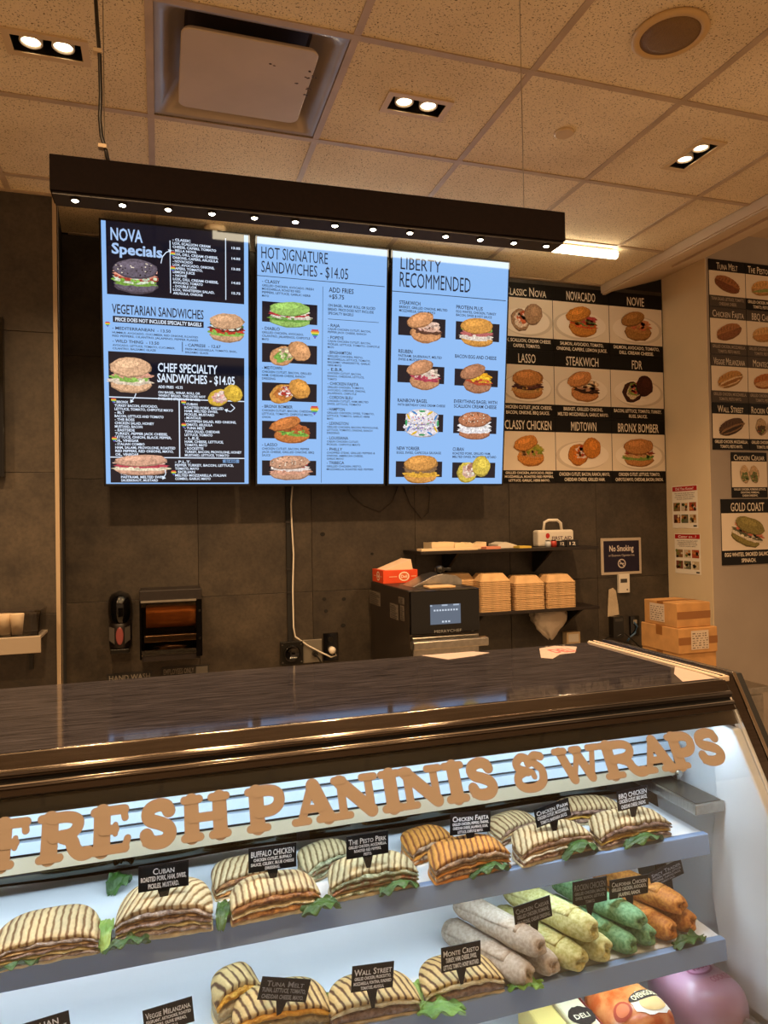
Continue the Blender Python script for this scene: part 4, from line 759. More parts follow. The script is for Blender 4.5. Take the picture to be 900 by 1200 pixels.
# carton of liners on the oven
ORG = mat('orange_carton', C('d8481e'), .55, var=.05, scale=20)
p0 = U(433, 684, 2, OZ1); y0 = 3.60; xa, xb = OX0 + .004, OX0 + .2
t = thing('liner_carton', 'small orange carton with white round marks on the oven', 'carton', ((xa + xb) / 2, 3.68, OZ1 + .0005))
b = MB(); b.box((xa, y0, OZ1 + .0005), (xb, y0 + .2, OZ1 + .07)); b.build('box', ORG, t, bevel=.001)
b = MB(); b.prism([(xa + .02, y0 + .02, OZ1 + .0705), (xb - .02, y0 + .02, OZ1 + .0705), (xb - .03, y0 + .02, OZ1 + .125)], (0, .16, 0)); b.build('paper_liners', mat('pale_paper', C('e8c8a8'), .7), t)
for pl, u, v in ((Pl((0, y0 - .0004, 0), (1, 0, 0), (0, 0, 1)), (xa + xb) / 2 + .02, OZ1 + .036), (Pl((xa - .0004, 0, 0), (0, -1, 0), (0, 0, 1)), -(y0 + .09), OZ1 + .036)):
    b = MB(); blob(b, pl, u, v, .03, .025, C('f0e0c8'), .0004, jit=0, n=24); blob(b, pl, u, v, .024, .019, C('d8683a'), .0008, jit=0, n=24); write(b, pl, 'Deli', u - .018, v - .008, u + .018, v + .008, C('f6ead8'), .0012); rect(b, pl, u - .085, v - .002, u - .04, v + .001, C('f0c8a0'), .0004); rect(b, pl, u + .04, v - .002, u + .07, v + .001, C('f0c8a0'), .0004); b.build('round_mark', PRINT, t, norm=False)
# scraper on the oven
t = thing('oven_scraper', 'bent steel peel with black knob lying on the oven', 'peel', (1.34, 3.4, OZ1 + .0005))
b = MB(); b.prism([(1.2, 3.33, OZ1 + .0006), (1.47, 3.33, OZ1 + .0006), (1.47, 3.33, OZ1 + .03), (1.44, 3.33, OZ1 + .05), (1.36, 3.33, OZ1 + .062), (1.31, 3.33, OZ1 + .052)], (0, .16, 0)); b.build('blade', STEEL, t, bevel=.002)
b = MB(); b.lathe([(.012, 0), (.024, .012), (.024, .03), (.012, .04)], (1.36, 3.36, OZ1 + .0615), 16); b.build('knob', BLACK, t, smooth=True)
b = MB(); b.box((1.37, 3.352, OZ1 + .075), (1.42, 3.368, OZ1 + .09)); b.build('grip', BLACK, t, bevel=.003)
b = MB(); b.box((1.24, 3.2, OZ1 + .0006), (1.38, 3.29, OZ1 + .012)); tag(b.build('folded_cloth', mat('pale_cloth', C('c8a67a'), .85, bump=.3, scale=40), bevel=.004), 'small folded tan cloth on the front edge of the oven', 'cloth')

# ================================================================== WALL SHELVES
def shelf_at(pxl, pyl, pxr, pyr, label, br):
    p, q = U(pxl, pyl, 1, 3.6), U(pxr, pyr, 1, 3.6); z = (p.z + q.z) / 2
    t = thing('wall_shelf', label, 'shelf', ((p.x + q.x) / 2, 3.74, z - .025), 'two black wall shelves')
    b = MB(); b.box((p.x, 3.6, z - .018), (q.x, WF - .0005, z)); b.build('board', BLACKM, t, bevel=.002)
    for x in br: b = MB(); b.prism([(x - .008, WF - .0005, z - .0185), (x - .008, 3.66, z - .0185), (x - .008, WF - .0005, z - .16)], (.016, 0, 0)); b.build('bracket', BLACK, t)
    return p.x, q.x, z
sx0, sx1, S1 = shelf_at(493, 644, 702, 642, 'upper black wall shelf carrying papers and a white kit', (1.6, 2.2))
lx0, lx1, S2 = shelf_at(553, 717, 703, 712, 'lower black wall shelf carrying takeout containers', (1.75, 2.4))
# papers on the top shelf
PPR = mat('cream_paper', C('e6cda6'), .7, bump=.2, scale=30); PNK = mat('pink_paper', C('d88a70'), .7); YLW = mat('yellow_paper', C('d8b84a'), .7)
for k, (pa, pb, h, m_, lb, y) in enumerate(((494, 560, .012, PPR, 'flat stack of cream paper at the left end of upper shelf', 3.605), (506, 532, .045, PPR, 'thick folded cream paper bundle on the upper shelf', 3.70), (533, 570, .032, PPR, 'crumpled cream paper sheet lying on the upper shelf', 3.69), (570, 587, .014, PNK, 'pink slip of paper on the upper shelf', 3.62), (584, 606, .036, WHITEP, 'pointed white folded paper beside the pink slip', 3.7), (609, 623, .012, YLW, 'small yellow pad on the upper shelf', 3.62))):
    a, c = U(pa, 644, 1, y), U(pb, 644, 1, y); n = 8; b = MB(); lo = []; up = []
    for i in range(n + 1):
        x = a.x + (c.x - a.x) * i / n; hh = h * (.75 + .5 * R_.random() if k in (2, 4) else 1 - .1 * R_.random()); hh = h * (1 - abs(i / n - .4)) if k == 4 else hh
        lo.append((x, hh))
    b.prism([(lo[0][0], y, S1 + .0006)] + [(lo[-1][0], y, S1 + .0006)] + [(x, y, S1 + .0006 + hh) for x, hh in lo[::-1]], (.0, .075 if k in (0, 3, 5) else .13, 0)); tag(b.build('paper_stack', m_), lb, 'paper', 'papers on the upper shelf')
# white kit
a, c = U(631, 642, 1, 3.72), U(673, 642, 1, 3.72); zt = U(650, 621, 1, 3.72).z
t = thing('first_aid_kit', 'white plastic kit case with carry handle on the upper shelf', 'case', ((a.x + c.x) / 2, 3.75, S1 + .0005))
b = MB(); b.box((a.x, 3.72, S1 + .0005), (c.x, 3.79, zt)); b.build('shell', WHITEP, t, bevel=.012)
hp = [U(px, py, 1, 3.755) for px, py in ((637, 622), (638, 612), (643, 609.5), (653, 609.5), (657, 613), (658, 622))]; b = MB(); b.tube(hp, .009, 10); b.build('handle', WHITEP, t, smooth=True)
KP = Pl((0, 3.7196, 0), (1, 0, 0), (0, 0, 1)); u = KP.hit(640, 626); v = KP.hit(652, 632.5); v2 = KP.hit(669, 628)
b = MB(); blob(b, KP, u[0] + .01, u[1] - .01, .014, .016, C('b8322a'), .0006); b.build('red_mark', PRINT, t, norm=False)
b = MB(); write(b, KP, 'FIRST AID', KP.hit(647, 637)[0], v[1], KP.hit(670, 637)[0], v2[1], C('4a2a3a'), .0006); b.build('lettering', PRINT, t, norm=False)
for i, (pa, pb, h, col, lb) in enumerate(((641, 647, .04, 'c8ccd0', 'small pale jar with dark lid before the white kit'), (647.5, 654, .042, 'b03a2e', 'small red labelled bottle before the white kit'), (655, 663, .036, '1c1a1c', 'small black box marked 12 before the white kit'), (664, 678, .04, '1c1a1c', 'wider black box marked 12 at the right of the white kit'))):
    y = 3.635; p, q = U(pa, 642, 1, y), U(pb, 642, 1, y); r = (q.x - p.x) / 2; mc = mat('small_pack_%d' % i, C(col), .4)
    t = thing('small_jar' if i < 2 else 'small_box', lb, 'jar' if i < 2 else 'box', (p.x + r, y + r, S1 + .0005))
    if i < 2:
        b = MB(); b.lathe([(r, 0), (r, h * .8), (r * .7, h * .86)], (p.x + r, y + r, S1 + .0005), 18); b.build('glass', mc, t, smooth=True); b = MB(); b.lathe([(r * .8, h * .86), (r * .8, h)], (p.x + r, y + r, S1 + .0005), 18); b.build('lid', BLACK, t)
    else:
        b = MB(); b.box((p.x, y, S1 + .0005), (q.x, y + .05, S1 + h)); b.build('carton', mc, t, bevel=.001); b = MB(); write(b, Pl((0, y - .0004, 0), (1, 0, 0), (0, 0, 1)), '12', p.x + r * .5, S1 + .01, p.x + r * 1.5, S1 + .028, C('e8e0d4'), .0005); b.build('lettering', PRINT, t, norm=False)
# takeout containers in nested stacks
def container_mesh():
    b = MB(); wx, wy = .096, .085
    loft(b, [rrect(0, 0, wx, wy, .012, 0, 2), rrect(0, 0, wx, wy, .012, .006, 2), rrect(0, 0, wx - .004, wy - .004, .012, .0065, 2), rrect(0, 0, wx - .028, wy - .03, .02, .045, 2)], False, True)
    o = b.build('takeout_container', KRAFT2, local=True); return o
proto = None
for k, (pxc, y, n, lb) in enumerate(((541.5, 3.795, 17, 'kraft takeout container in the rearmost stack behind the oven'), (582, 3.70, 17, 'kraft takeout container in the tall stack next to the oven'), (622, 3.70, 15, 'kraft takeout container in the middle stack on lower shelf'), (659, 3.70, 15, 'kraft takeout container in the right-hand stack on lower shelf'))):
    c = U(pxc, 716, 1, y - .085)
    for i in range(n):
        if proto is None: proto = o = container_mesh()
        else: o = proto.copy(); COL.objects.link(o)
        o.location = (c.x + R_.uniform(-.0012, .0012), y + R_.uniform(-.0015, .0015), S2 + .0005 + i * .0105); o.rotation_euler = (0, 0, R_.uniform(-.012, .012))
        tag(o, lb if i < n - 1 else lb.replace('kraft takeout container', 'topmost kraft takeout container'), 'container', 'takeout container stack ' + ['behind the oven', 'next to the oven', 'in the middle', 'at the right'][k])
# sheer bag hung under the shelf
b = MB(); n = 20; c = U(648, 716, 1, 3.7); loops = []
for i in range(7):
    zz = S2 - .0185 - .18 * i / 6; k = (.1, .115, .11, .1, .08, .05, .015)[i]
    loops.append([(c.x + .01 * i * .3 + k * (1 + .18 * math.sin(5 * a + i)) * math.cos(a), 3.76 + .05 * (k / .11) * (1 + .25 * math.sin(4 * a + 2 * i)) * math.sin(a), zz - (.012 * math.sin(3 * a) if 0 < i else 0)) for a in [2 * PI * j / n for j in range(n)]])
loft(b, loops, True, True); tag(b.build('plastic_bag', mat('sheer_plastic', C('c4b4a2'), .35, bump=.4, scale=50), smooth=True), 'crumpled translucent plastic bag hanging under the lower shelf', 'bag')
t, p, q = plate(659, 740, 675, 753, CREAM, 'junction_box', 'small cream box on the wall under the plastic bag', 'box', .05)
b = MB(); b.box((p.x + .012, WF - .0515, q.z + .015), (q.x - .012, WF - .0502, p.z - .012)); b.build('cover', WHITEP, t)
# no smoking sign
a, c = on_wall(703, 631), on_wall(751, 672)
t = thing('no_smoking_sign', 'framed dark No Smoking sign on the tiled wall', 'sign', ((a.x + c.x) / 2, WF - .006, c.z))
b = MB(); b.box((a.x, WF - .01, c.z), (c.x, WF - .0005, a.z)); b.build('frame', mat('pale_frame', C('b8aa98'), .5), t, bevel=.003)
NP = Pl((a.x, WF - .0103, c.z), (1, 0, 0), (0, 0, 1)); wd, hg = c.x - a.x, a.z - c.z
b = MB(); rect(b, NP, .018, .018, wd - .018, hg - .018, C('231d2e'), .0004); b.build('panel', PRINT, t, norm=False)
b = MB(); write(b, NP, 'No Smoking', wd * .2, hg * .64, wd * .8, hg * .8, C('d8ccc4'), .0009, .02); b.build('heading', PRINT, t, norm=False)
b = MB(); write(b, NP, 'or Electronic Cigarette Use', wd * .18, hg * .5, wd * .82, hg * .56, C('b0a49c'), .0009); b.build('small_text', PRINT, t, norm=False)
b = MB()
for i in range(24):
    a0, a1 = 2 * PI * i / 24, 2 * PI * (i + 1) / 24; b.add([NP.pt(wd / 2 + r * math.cos(q_), hg * .3 + r * math.sin(q_), .0009) for r, q_ in ((.03, a0), (.03, a1), (.023, a1), (.023, a0))], [(0, 1, 2, 3)], 0, C('c8bcb4'))
rect(b, NP, wd / 2 - .016, hg * .3 - .004, wd / 2 + .016, hg * .3 + .003, C('c8bcb4'), .0009); curve = None
b.add([NP.pt(wd / 2 + x, hg * .3 + y, .0011) for x, y in ((-.02, .016), (-.016, .02), (.02, -.016), (.016, -.02))], [(0, 1, 2, 3)], 0, C('c8bcb4')); b.build('crossed_cigarette_symbol', PRINT, t, norm=False)
t, p, q = plate(723, 672.8, 736, 694, WHITEP, 'thermostat', 'small white thermostat under the No Smoking sign', 'thermostat', .02)
b = MB(); b.box((p.x + .012, WF - .0212, p.z - .055), (q.x - .02, WF - .0198, p.z - .03)); b.build('display', mat('lcd', C('3a3630'), .2), t)
b = MB(); b.lathe([(.005, 0), (.004, -.003)], (q.x - .02, WF - .02, q.z + .02), 10, ax='y'); b.build('button', BLACK, t)
# hanging paper slip
p, q = on_wall(711, 691), on_wall(725, 720); b = MB(); n = 6
b.prism([(p.x + (q.x - p.x) * f_, WF - .006 - .006 * math.sin(6 * f_), z) for f_, z in ((.1, p.z - .0), (.5, p.z + .01), (.8, p.z - .01), (.95, p.z - .1), (1, q.z), (0, q.z - .01), (0.05, p.z - .08))], (0, .003, 0))
tag(b.build('paper_slip', mat('taped_paper', C('c8b69c'), .7, bump=.5, scale=60)), 'crumpled paper slip taped to the wall beside the thermostat', 'paper')
t, p, q = plate(713, 722, 726, 746, BLACK, 'card_terminal', 'black wall charger under the paper slip', 'charger', .05)
b = MB(); b.box((p.x + .01, WF - .052, p.z - .03), (q.x - .01, WF - .0498, p.z - .012)); b.build('label', mat('dark_label', C('3a3632'), .4), t)
t, p, q = plate(737, 722, 748, 744, BLACKG, 'data_outlet', 'black data outlet with a blue cable', 'outlet', .014)
b = MB(); c = on_wall(742, 728); b.box((c.x - .014, WF - .02, c.z - .012), (c.x + .014, WF - .0138, c.z + .012)); b.build('jack', ALU, t)
b = MB(); b.tube([on_wall(px, py, .02) for px, py in ((743, 729), (747, 734), (744, 742), (738, 747), (735, 752))], .006, 8); b.build('data_cable', mat('blue_cable', C('3a5a7a'), .4), t, smooth=True)
for i, pts in enumerate((((716, 744), (708, 750), (718, 757), (735, 752), (742, 758)), ((722, 746), (732, 742), (744, 752), (752, 760)))):
    b = MB(); b.tube([on_wall(px, py, .03 + .02 * i) for px, py in pts], .005, 8); tag(b.build('black_cord', BLACK, smooth=True), ['tangled black cord below the wall charger', 'second black cord trailing right of the wall charger'][i], 'cord')
# cardboard boxes
TAPE = mat('brown_tape', C('8a5a2a'), .35); LBL = mat('shipping_label', C('c9b8a4'), .6)
def carton(x0, x1, y0, y1, z0, z1, label, lab):
    t = thing('cardboard_box', label, 'box', ((x0 + x1) / 2, (y0 + y1) / 2, z0), 'cardboard boxes on the back counter')
    b = MB(); b.box((x0, y0, z0), (x1, y1, z1)); b.build('carton', KRAFT, t, bevel=.004)
    ym = (y0 + y1) / 2; b = MB(); b.box((x0 - .0008, ym - .025, z1 - .05), (x1 + .0008, ym + .025, z1 + .0008)); b.build('tape_strip', TAPE, t)
    b = MB(); b.box((x0 + .0, y0 - .0008, (z0 + z1) / 2 - .02), (x1, y0 + .001, (z0 + z1) / 2 + .02)); b.build('tape_strip', TAPE, t)
    if lab:
        if lab == 'left': pl = Pl((x0 - .001, 0, 0), (0, -1, 0), (0, 0, 1)); u0, u1 = -y1 + .05, -y1 + .17
        else: pl = Pl((0, y0 - .001, 0), (1, 0, 0), (0, 0, 1)); u0, u1 = x0 + .08, x1 - .06
        v0, v1 = z0 + .02, z1 - .015
        b = MB(); b.hexa([pl.pt(u0, v0, 0), pl.pt(u1, v0, 0), pl.pt(u1, v1, 0), pl.pt(u0, v1, 0)], [pl.pt(u0, v0, .001), pl.pt(u1, v0, .001), pl.pt(u1, v1, .001), pl.pt(u0, v1, .001)]); lo = b.build('shipping_label', LBL, t)
        b = MB(); st = (v1 - v0) / 8
        for i in range(7):
            u = u0 + .008
            while u < u1 - .012: w_ = R_.uniform(.004, .02); rect(b, pl, u, v0 + st * (i + .5), min(u + w_, u1 - .006), v0 + st * (i + .5 + R_.uniform(.25, .5)), C('6a5a4c'), .0014); u += w_ + R_.uniform(.004, .014)
        b.build('label_print', PRINT, lo, norm=False)['kind'] = 'stuff'
carton(2.645, 2.865, 3.15, 3.42, 1.002, 1.135, 'smaller cardboard box with label on its left side, top of the stack', 'left')
carton(2.635, 2.89, 3.13, 3.44, .865, 1.0015, 'crumpled cardboard box with front label, middle of the stack', 'front')
carton(2.64, 2.89, 3.14, 3.44, CT + .0005, .8645, 'cardboard box at the bottom of the stack', None)

# ================================================================== DISPLAY CASE
GS = .58; GY0, GZ0 = 1.375, 1.13             # glass plane: Y = GY0 - GS*(GZ0 - z)
def gy(z): return GY0 - GS * (GZ0 - z)
CX0, CX1 = -.75, 1.40; IX0, IX1 = CX0 + .04, 1.325
CB = 1.985
case = thing('display_case', 'refrigerated deli display case with slanted glass front and bronze trim', 'display case', ((CX0 + CX1) / 2, 1.5, 0))
b = MB(); b.prism([(IX0, .985, .0), (IX0, CB - .02, .0), (IX0, CB - .02, .40), (IX0, gy(.42) + .012, .40), (IX0, .985, .33)], (IX1 - IX0, 0, 0)); b.build('base_cabinet', BLACKM, case)
b = MB(); b.box((IX0, gy(.42) + .03, .4005), (IX1, 1.94, .412)); b.build('deck', WHITEL, case)
b = MB(); b.box((CX0 + .02, 1.415, 1.184), (1.312, CB, 1.2)); b.build('top_panel', TOPM, case, bevel=.0015)
b = MB(); b.tube([(CX0 + .02, 1.4145, 1.197), (1.318, 1.4145, 1.197)], .0022, 8); b.build('top_edge_strip', CHROME, case, smooth=True)
# moulding between top and glass, along the slope from (1.413,1.196) to (1.375,1.13)
S0, S1v = Vector((0, 1.412, 1.196)), Vector((0, 1.377, 1.133)); sd = (S1v - S0); sn = Vector((0, -sd.z, sd.y)).normalized() * -1
if sn.y > 0: sn = -sn
def strip(name, t0, t1, m_, up=.003, dn=-.006):
    a, c = S0 + sd * t0, S0 + sd * t1; b = MB()
    b.prism([a + sn * dn, a + sn * up, c + sn * up, c + sn * dn], (1, 0, 0))
    for i, v in enumerate(b.v): v.x = CX0 + .02 if i < 4 else 1.322
    return b.build(name, m_, case, bevel=.0008)
def rod(name, t_, r, up, m_):
    p = S0 + sd * t_ + sn * up; b = MB(); b.tube([(CX0 + .02, p.y, p.z), (1.322, p.y, p.z)], r, 12); return b.build(name, m_, case, smooth=True)
strip('bronze_fascia', .0, .36, BRONZE); rod('bead', .40, .0032, .003, CHROME); rod('bead', .46, .0052, .004, BRONZE); rod('bead', .53, .004, .001, BRONZED)
strip('rubber_gap', .54, .70, GASKET, -.004, -.012); rod('bead', .72, .0028, .0015, CHROME); rod('bead', .79, .003, .0015, BRONZE); strip('glass_clamp', .80, 1.0, BRONZED, .001)
# front glass
b = MB(); z0, z1 = .42, 1.136
b.prism([(IX0, gy(z0), z0), (IX0, gy(z1), z1), (IX0, gy(z1) + .005, z1), (IX0, gy(z0) + .005, z0)], (IX1 - IX0, 0, 0)); b.build('front_glass', GLASS, case)
# end panels with trims
def prof(d):                                # outline of the case end, inset by d
    return [(CB - d, 0.0), (CB - d, 1.2 - d), (1.440 + .3 * d, 1.2 - d), (gy(.42) + .03 + d, .42), (.975 + d, .33), (.975 + d, 0.0)]
def endpanel(x0, x1, m_, d, name):
    b = MB(); b.prism([(x0, y, z) for y, z in prof(d)], (x1 - x0, 0, 0)); return b.build(name, m_, case)
endpanel(1.335, 1.385, WHITEL, .012, 'end_panel'); endpanel(CX0, IX0 - .001, WHITEL, .01, 'end_panel')
def rail(name, x0, x1, m_, d0, d1, smooth=False):      # band that follows top and slanted front of the end
    P0, P1 = prof(d0), prof(d1); b = MB()
    for k in (1, 2):
        a, c, e, g = P0[k], P0[k + 1], P1[k + 1], P1[k]
        b.prism([(x0, *a), (x0, *c), (x0, *e), (x0, *g)], (x1 - x0, 0, 0))
    return b.build(name, m_, case, bevel=.0008)
rail('black_edge', 1.383, 1.402, GASKET, -.002, .02); rail('chrome_rib', 1.372, 1.382, CHROME, -.006, .01); rail('bronze_rail', 1.345, 1.371, BRONZE, -.002, .012)
for x in (1.3395, 1.3315, 1.3235): rail('chrome_rib', x - .0026, x + .0026, mat('bright_rib', C('d8d2ca'), .3, .5), -.002, .012)
rail('rib_backing', 1.3205, 1.3445, GASKET, .002, .014)
b = MB(); b.box((1.3125, 1.42, 1.19), (1.3455, CB, 1.2035)); b.build('top_end_rail', mat('cream_rail', C('cdbca6'), .35, .3), case, bevel=.002)
for i in range(3): b = MB(); b.tube([(1.318 + i * .009, 1.425, 1.204), (1.318 + i * .009, CB - .002, 1.204)], .0022, 8); b.build('rail_rib', mat('cream_rib', C('e0cdb8'), .35) if i != 1 else BRONZED, case)
P0, P1 = prof(.012), prof(.05)
b = MB(); b.prism([(1.3225, *P0[2]), (1.3225, *P0[3]), (1.3225, P0[3][0] + .03, P0[3][1]), (1.3225, P0[2][0] + .03, P0[2][1] - .02)], (.012, 0, 0)); b.build('glass_seal', GASKET, case)
# interior: lamp hood, reflection slats, mirror doors, liner
b = MB(); b.prism([(IX0, 1.383, 1.128), (IX0, 1.41, 1.15), (IX0, 1.41, 1.11), (IX0, 1.385, 1.102), (IX0, 1.367, 1.102)], (1.318 - IX0, 0, 0)); b.build('lamp_hood', mat('dark_hood', C('1c1c1a'), .25), case)
b = MB(); b.tube([(IX0 + .03, 1.398, 1.102), (1.29, 1.398, 1.102)], .006, 10); b.build('lamp_tube', emis('cool_lamp_glow', (.85, .94, 1, 1), 10.0), case, smooth=True)
for xx in (-.35, .30, .95):
    al = bpy.data.lights.new('case_lamp', 'AREA'); al.shape = 'RECTANGLE'; al.size = .64; al.size_y = .02; al.energy = CASE_W; al.color = COOL
    ao = bpy.data.objects.new('case_lamp', al); COL.objects.link(ao); ao.location = (xx, 1.374, 1.0935); ao.rotation_euler = (.45, 0, 0)
b = MB(); b.box((IX0, 1.415, 1.13), (IX1, CB - .005, 1.1835)); b.build('canopy_underside', mat('dark_canopy', C('2c2a27'), .4), case)
REFLM = mat('pale_reflection_slat', C('b4c4d2'), .3)
def lv(t_): return Vector((0, 1.555 + .05 * t_, .955 + .075 * t_))       # line of slats standing in for reflected lamp stripes, bottom to top
for i in range(3):
    a, c = lv(i / 3 + .02), lv((i + 1) / 3 - .045); b = MB(); b.prism([a, c + Vector((0, -.006, 0)), c + Vector((0, .004, 0)), a + Vector((0, .01, 0))], (1, 0, 0))
    for j, v in enumerate(b.v): v.x = IX0 if j < 4 else IX1 - .012
    b.build('reflection_slat', REFLM, case)
b = MB(); b.prism([lv(0) + Vector((0, .014, -.01)), lv(1.1) + Vector((0, .012, 0)), lv(1.1) + Vector((0, .03, 0)), lv(0) + Vector((0, .03, -.01))], (IX1 - IX0 - .002, 0, 0))
for v in b.v: v.x += IX0
b.build('slat_back', BLACK, case)
b = MB(); b.box((IX0, 1.553, .921), (IX1 - .012, 1.5575, .951)); b.build('slat_lip', mat('tan_steel', C('c8bea4'), .3, .15), case)
b = MB(); b.box((IX0, 1.58, 1.032), (IX1, CB - .01, 1.1295)); b.build('rear_header', BLACK, case)
for i, (a, c, y) in enumerate(((IX0 + .002, .33, 1.672), (.30, IX1 - .002, 1.681))):
    dy = lambda z: y + .176 * (z - .83); b = MB(); b.prism([(a, dy(.43), .43), (a, dy(1.031), 1.031), (a, dy(1.031) + .005, 1.031), (a, dy(.43) + .005, .43)], (c - a, 0, 0)); d = b.build('rear_door', MIRROR, case)
    
    for e in (a, c - .03): b = MB(); b.prism([(e, dy(.43) - .004, .43), (e, dy(1.03) - .004, 1.03), (e, dy(1.03) - .0005, 1.03), (e, dy(.43) - .0005, .43)], (.03, 0, 0)); b.build('door_stile', BLACK, d)
b = MB(); b.box((IX0, 1.73, .412), (IX1, CB - .01, 1.031)); b.build('rear_frame', BLACK, case)
b = MB(); b.prism([(IX1 + .0005, gy(.43) + .012, .43), (IX1 + .0005, gy(1.13) + .012, 1.13), (IX1 + .0005, CB - .02, 1.13), (IX1 + .0005, CB - .02, .43)], (.009, 0, 0)); b.build('end_liner', WHITEL, case)
pts = [(1.47, .9), (1.49, .8), (1.495, .66), (1.47, .55), (1.42, .45)]
b = MB(); b.prism([(1.3, gy(.45) + .015, .45)] + [(1.3, gy(1.09) + .015, 1.09)] + [(1.3, 1.44, 1.09)] + [(1.3, y - .045, z) for y, z in pts], (.0248, 0, 0)); b.build('end_liner', WHITEL, case, bevel=.004)
# steel tray and bracket by the right end
b = MB(); b.box((1.212, 1.395, .885), (1.2975, 1.66, .91)); b.build('steel_tray', STEEL, case, bevel=.002)
b = MB(); b.box((1.218, 1.401, .9101), (1.291, 1.655, .9112)); b.build('tray_top', mat('dark_tray_top', C('4a463e'), .25, .6), case)  # dark sheet stands in for the reflection on the steel top face
b = MB(); b.box((1.285, 1.545, .9105), (1.297, 1.56, 1.0)); b.build('steel_bracket', STEEL, case)
b = MB(); b.lathe([(.007, 0), (.007, -.006)], (1.291, 1.545, .928), 12, ax='y'); b.build('bracket_bolt', CHROME, case)
EP = Pl((IX1 - .0005, 0, 0), (0, -1, 0), (0, 0, 1))
b = MB(); rect(b, EP, -1.70, .862, -1.665, .885, C('c8ccd0'), .0006); rect(b, EP, -1.66, .858, -1.60, .882, C('e0e2e4'), .0006); rect(b, EP, -1.65, .864, -1.64, .876, C('3a3a3c'), .0008); rect(b, EP, -1.635, .866, -1.61, .87, C('5a5a5c'), .0008); rect(b, EP, -1.635, .873, -1.615, .877, C('5a5a5c'), .0008); b.build('notice_stickers', PRINT, case, norm=False)['kind'] = 'stuff'
# shelves
SF1, SF2 = .842, .622; Y1F, Y2F = 1.388, 1.338
def shelf(z, yf, x1):
    b = MB(); x0 = IX0 + .01
    yr = 1.666 + .176 * (z - .83); b.box((x0, yf, z - .012), (x1, yr, z - .001)); sh = b.build('glass_shelf', WHITEL, case)
    b = MB(); b.prism([(x0, yf - .006, z + .003), (x0, yf + .012, z + .003), (x0, yf + .012, z - .03), (x0, yf - .012, z - .043)], (x1 - x0, 0, 0)); b.build('price_rail', SHELFM, sh, bevel=.0015)
    b = MB(); b.box((x0, yf + .012, z - .03), (x1 - .05, yf + .03, z - .0125)); b.build('light_channel', mat('dark_channel', C('3a3c40'), .4), sh)
    b = MB(); n = 40; vs = []; fs = []
    for i in range(n + 1):
        x = x0 + .02 + (x1 - .04 - x0) * i / n; ph = x * 9
        for j, yy in enumerate((yf + .016, yf + .08, yf + .16, yf + .235, yr - .02, yr - .003)):
            vs.append((x, yy + (.002 * math.sin(ph * 1.7) - .002 if j == 5 else 0), z + .0005 + .0012 * (1 + math.sin(ph + j)) + ((.006 if z > .7 else .05) + .003 * math.sin(ph) if j == 5 else .006 if j == 4 and z < .7 else 0)))
    for i in range(n):
        for j in range(5): fs.append((i * 6 + j, (i + 1) * 6 + j, (i + 1) * 6 + j + 1, i * 6 + j + 1))
    b.add(vs, fs); b.build('shelf_paper', PAPER, sh, smooth=True)
    for x in (-.2, .62): b = MB(); b.box((x, yf + .05, z - .03), (x + .015, yr - .008, z - .0125)); b.build('shelf_bracket', STEEL, sh)
shelf(SF1, Y1F, 1.235); shelf(SF2, Y2F, 1.232)
for zz, yy in ((SF1, Y1F), (SF2, Y2F)):      # LED strips under the shelf fronts
    b = MB(); b.box((IX0 + .03, yy + .015, zz - .033), (1.17, yy + .027, zz - .0305)); b.build('shelf_led_strip', emis('shelf_led_glow', (.85, .94, 1, 1), 3.0), case)
    for xx in (-.35, .25, .85):
        al = bpy.data.lights.new('shelf_lamp', 'AREA'); al.shape = 'RECTANGLE'; al.size = .58; al.size_y = .012; al.energy = SHELF_W; al.color = COOL
        ao = bpy.data.objects.new('shelf_lamp', al); COL.objects.link(ao); ao.location = (xx, yy + .021, zz - .035); ao.rotation_euler = (.2, 0, 0)
b = MB(); b.tube([(1.262, 1.44, .55), (1.25, 1.43, .535), (1.255, 1.4, .54), (1.275, 1.41, .56), (1.285, 1.45, .565), (1.29, 1.5, .55)], .005, 8); b.build('lamp_cord', mat('grey_cord', C('5a5e62'), .4), case, smooth=True)
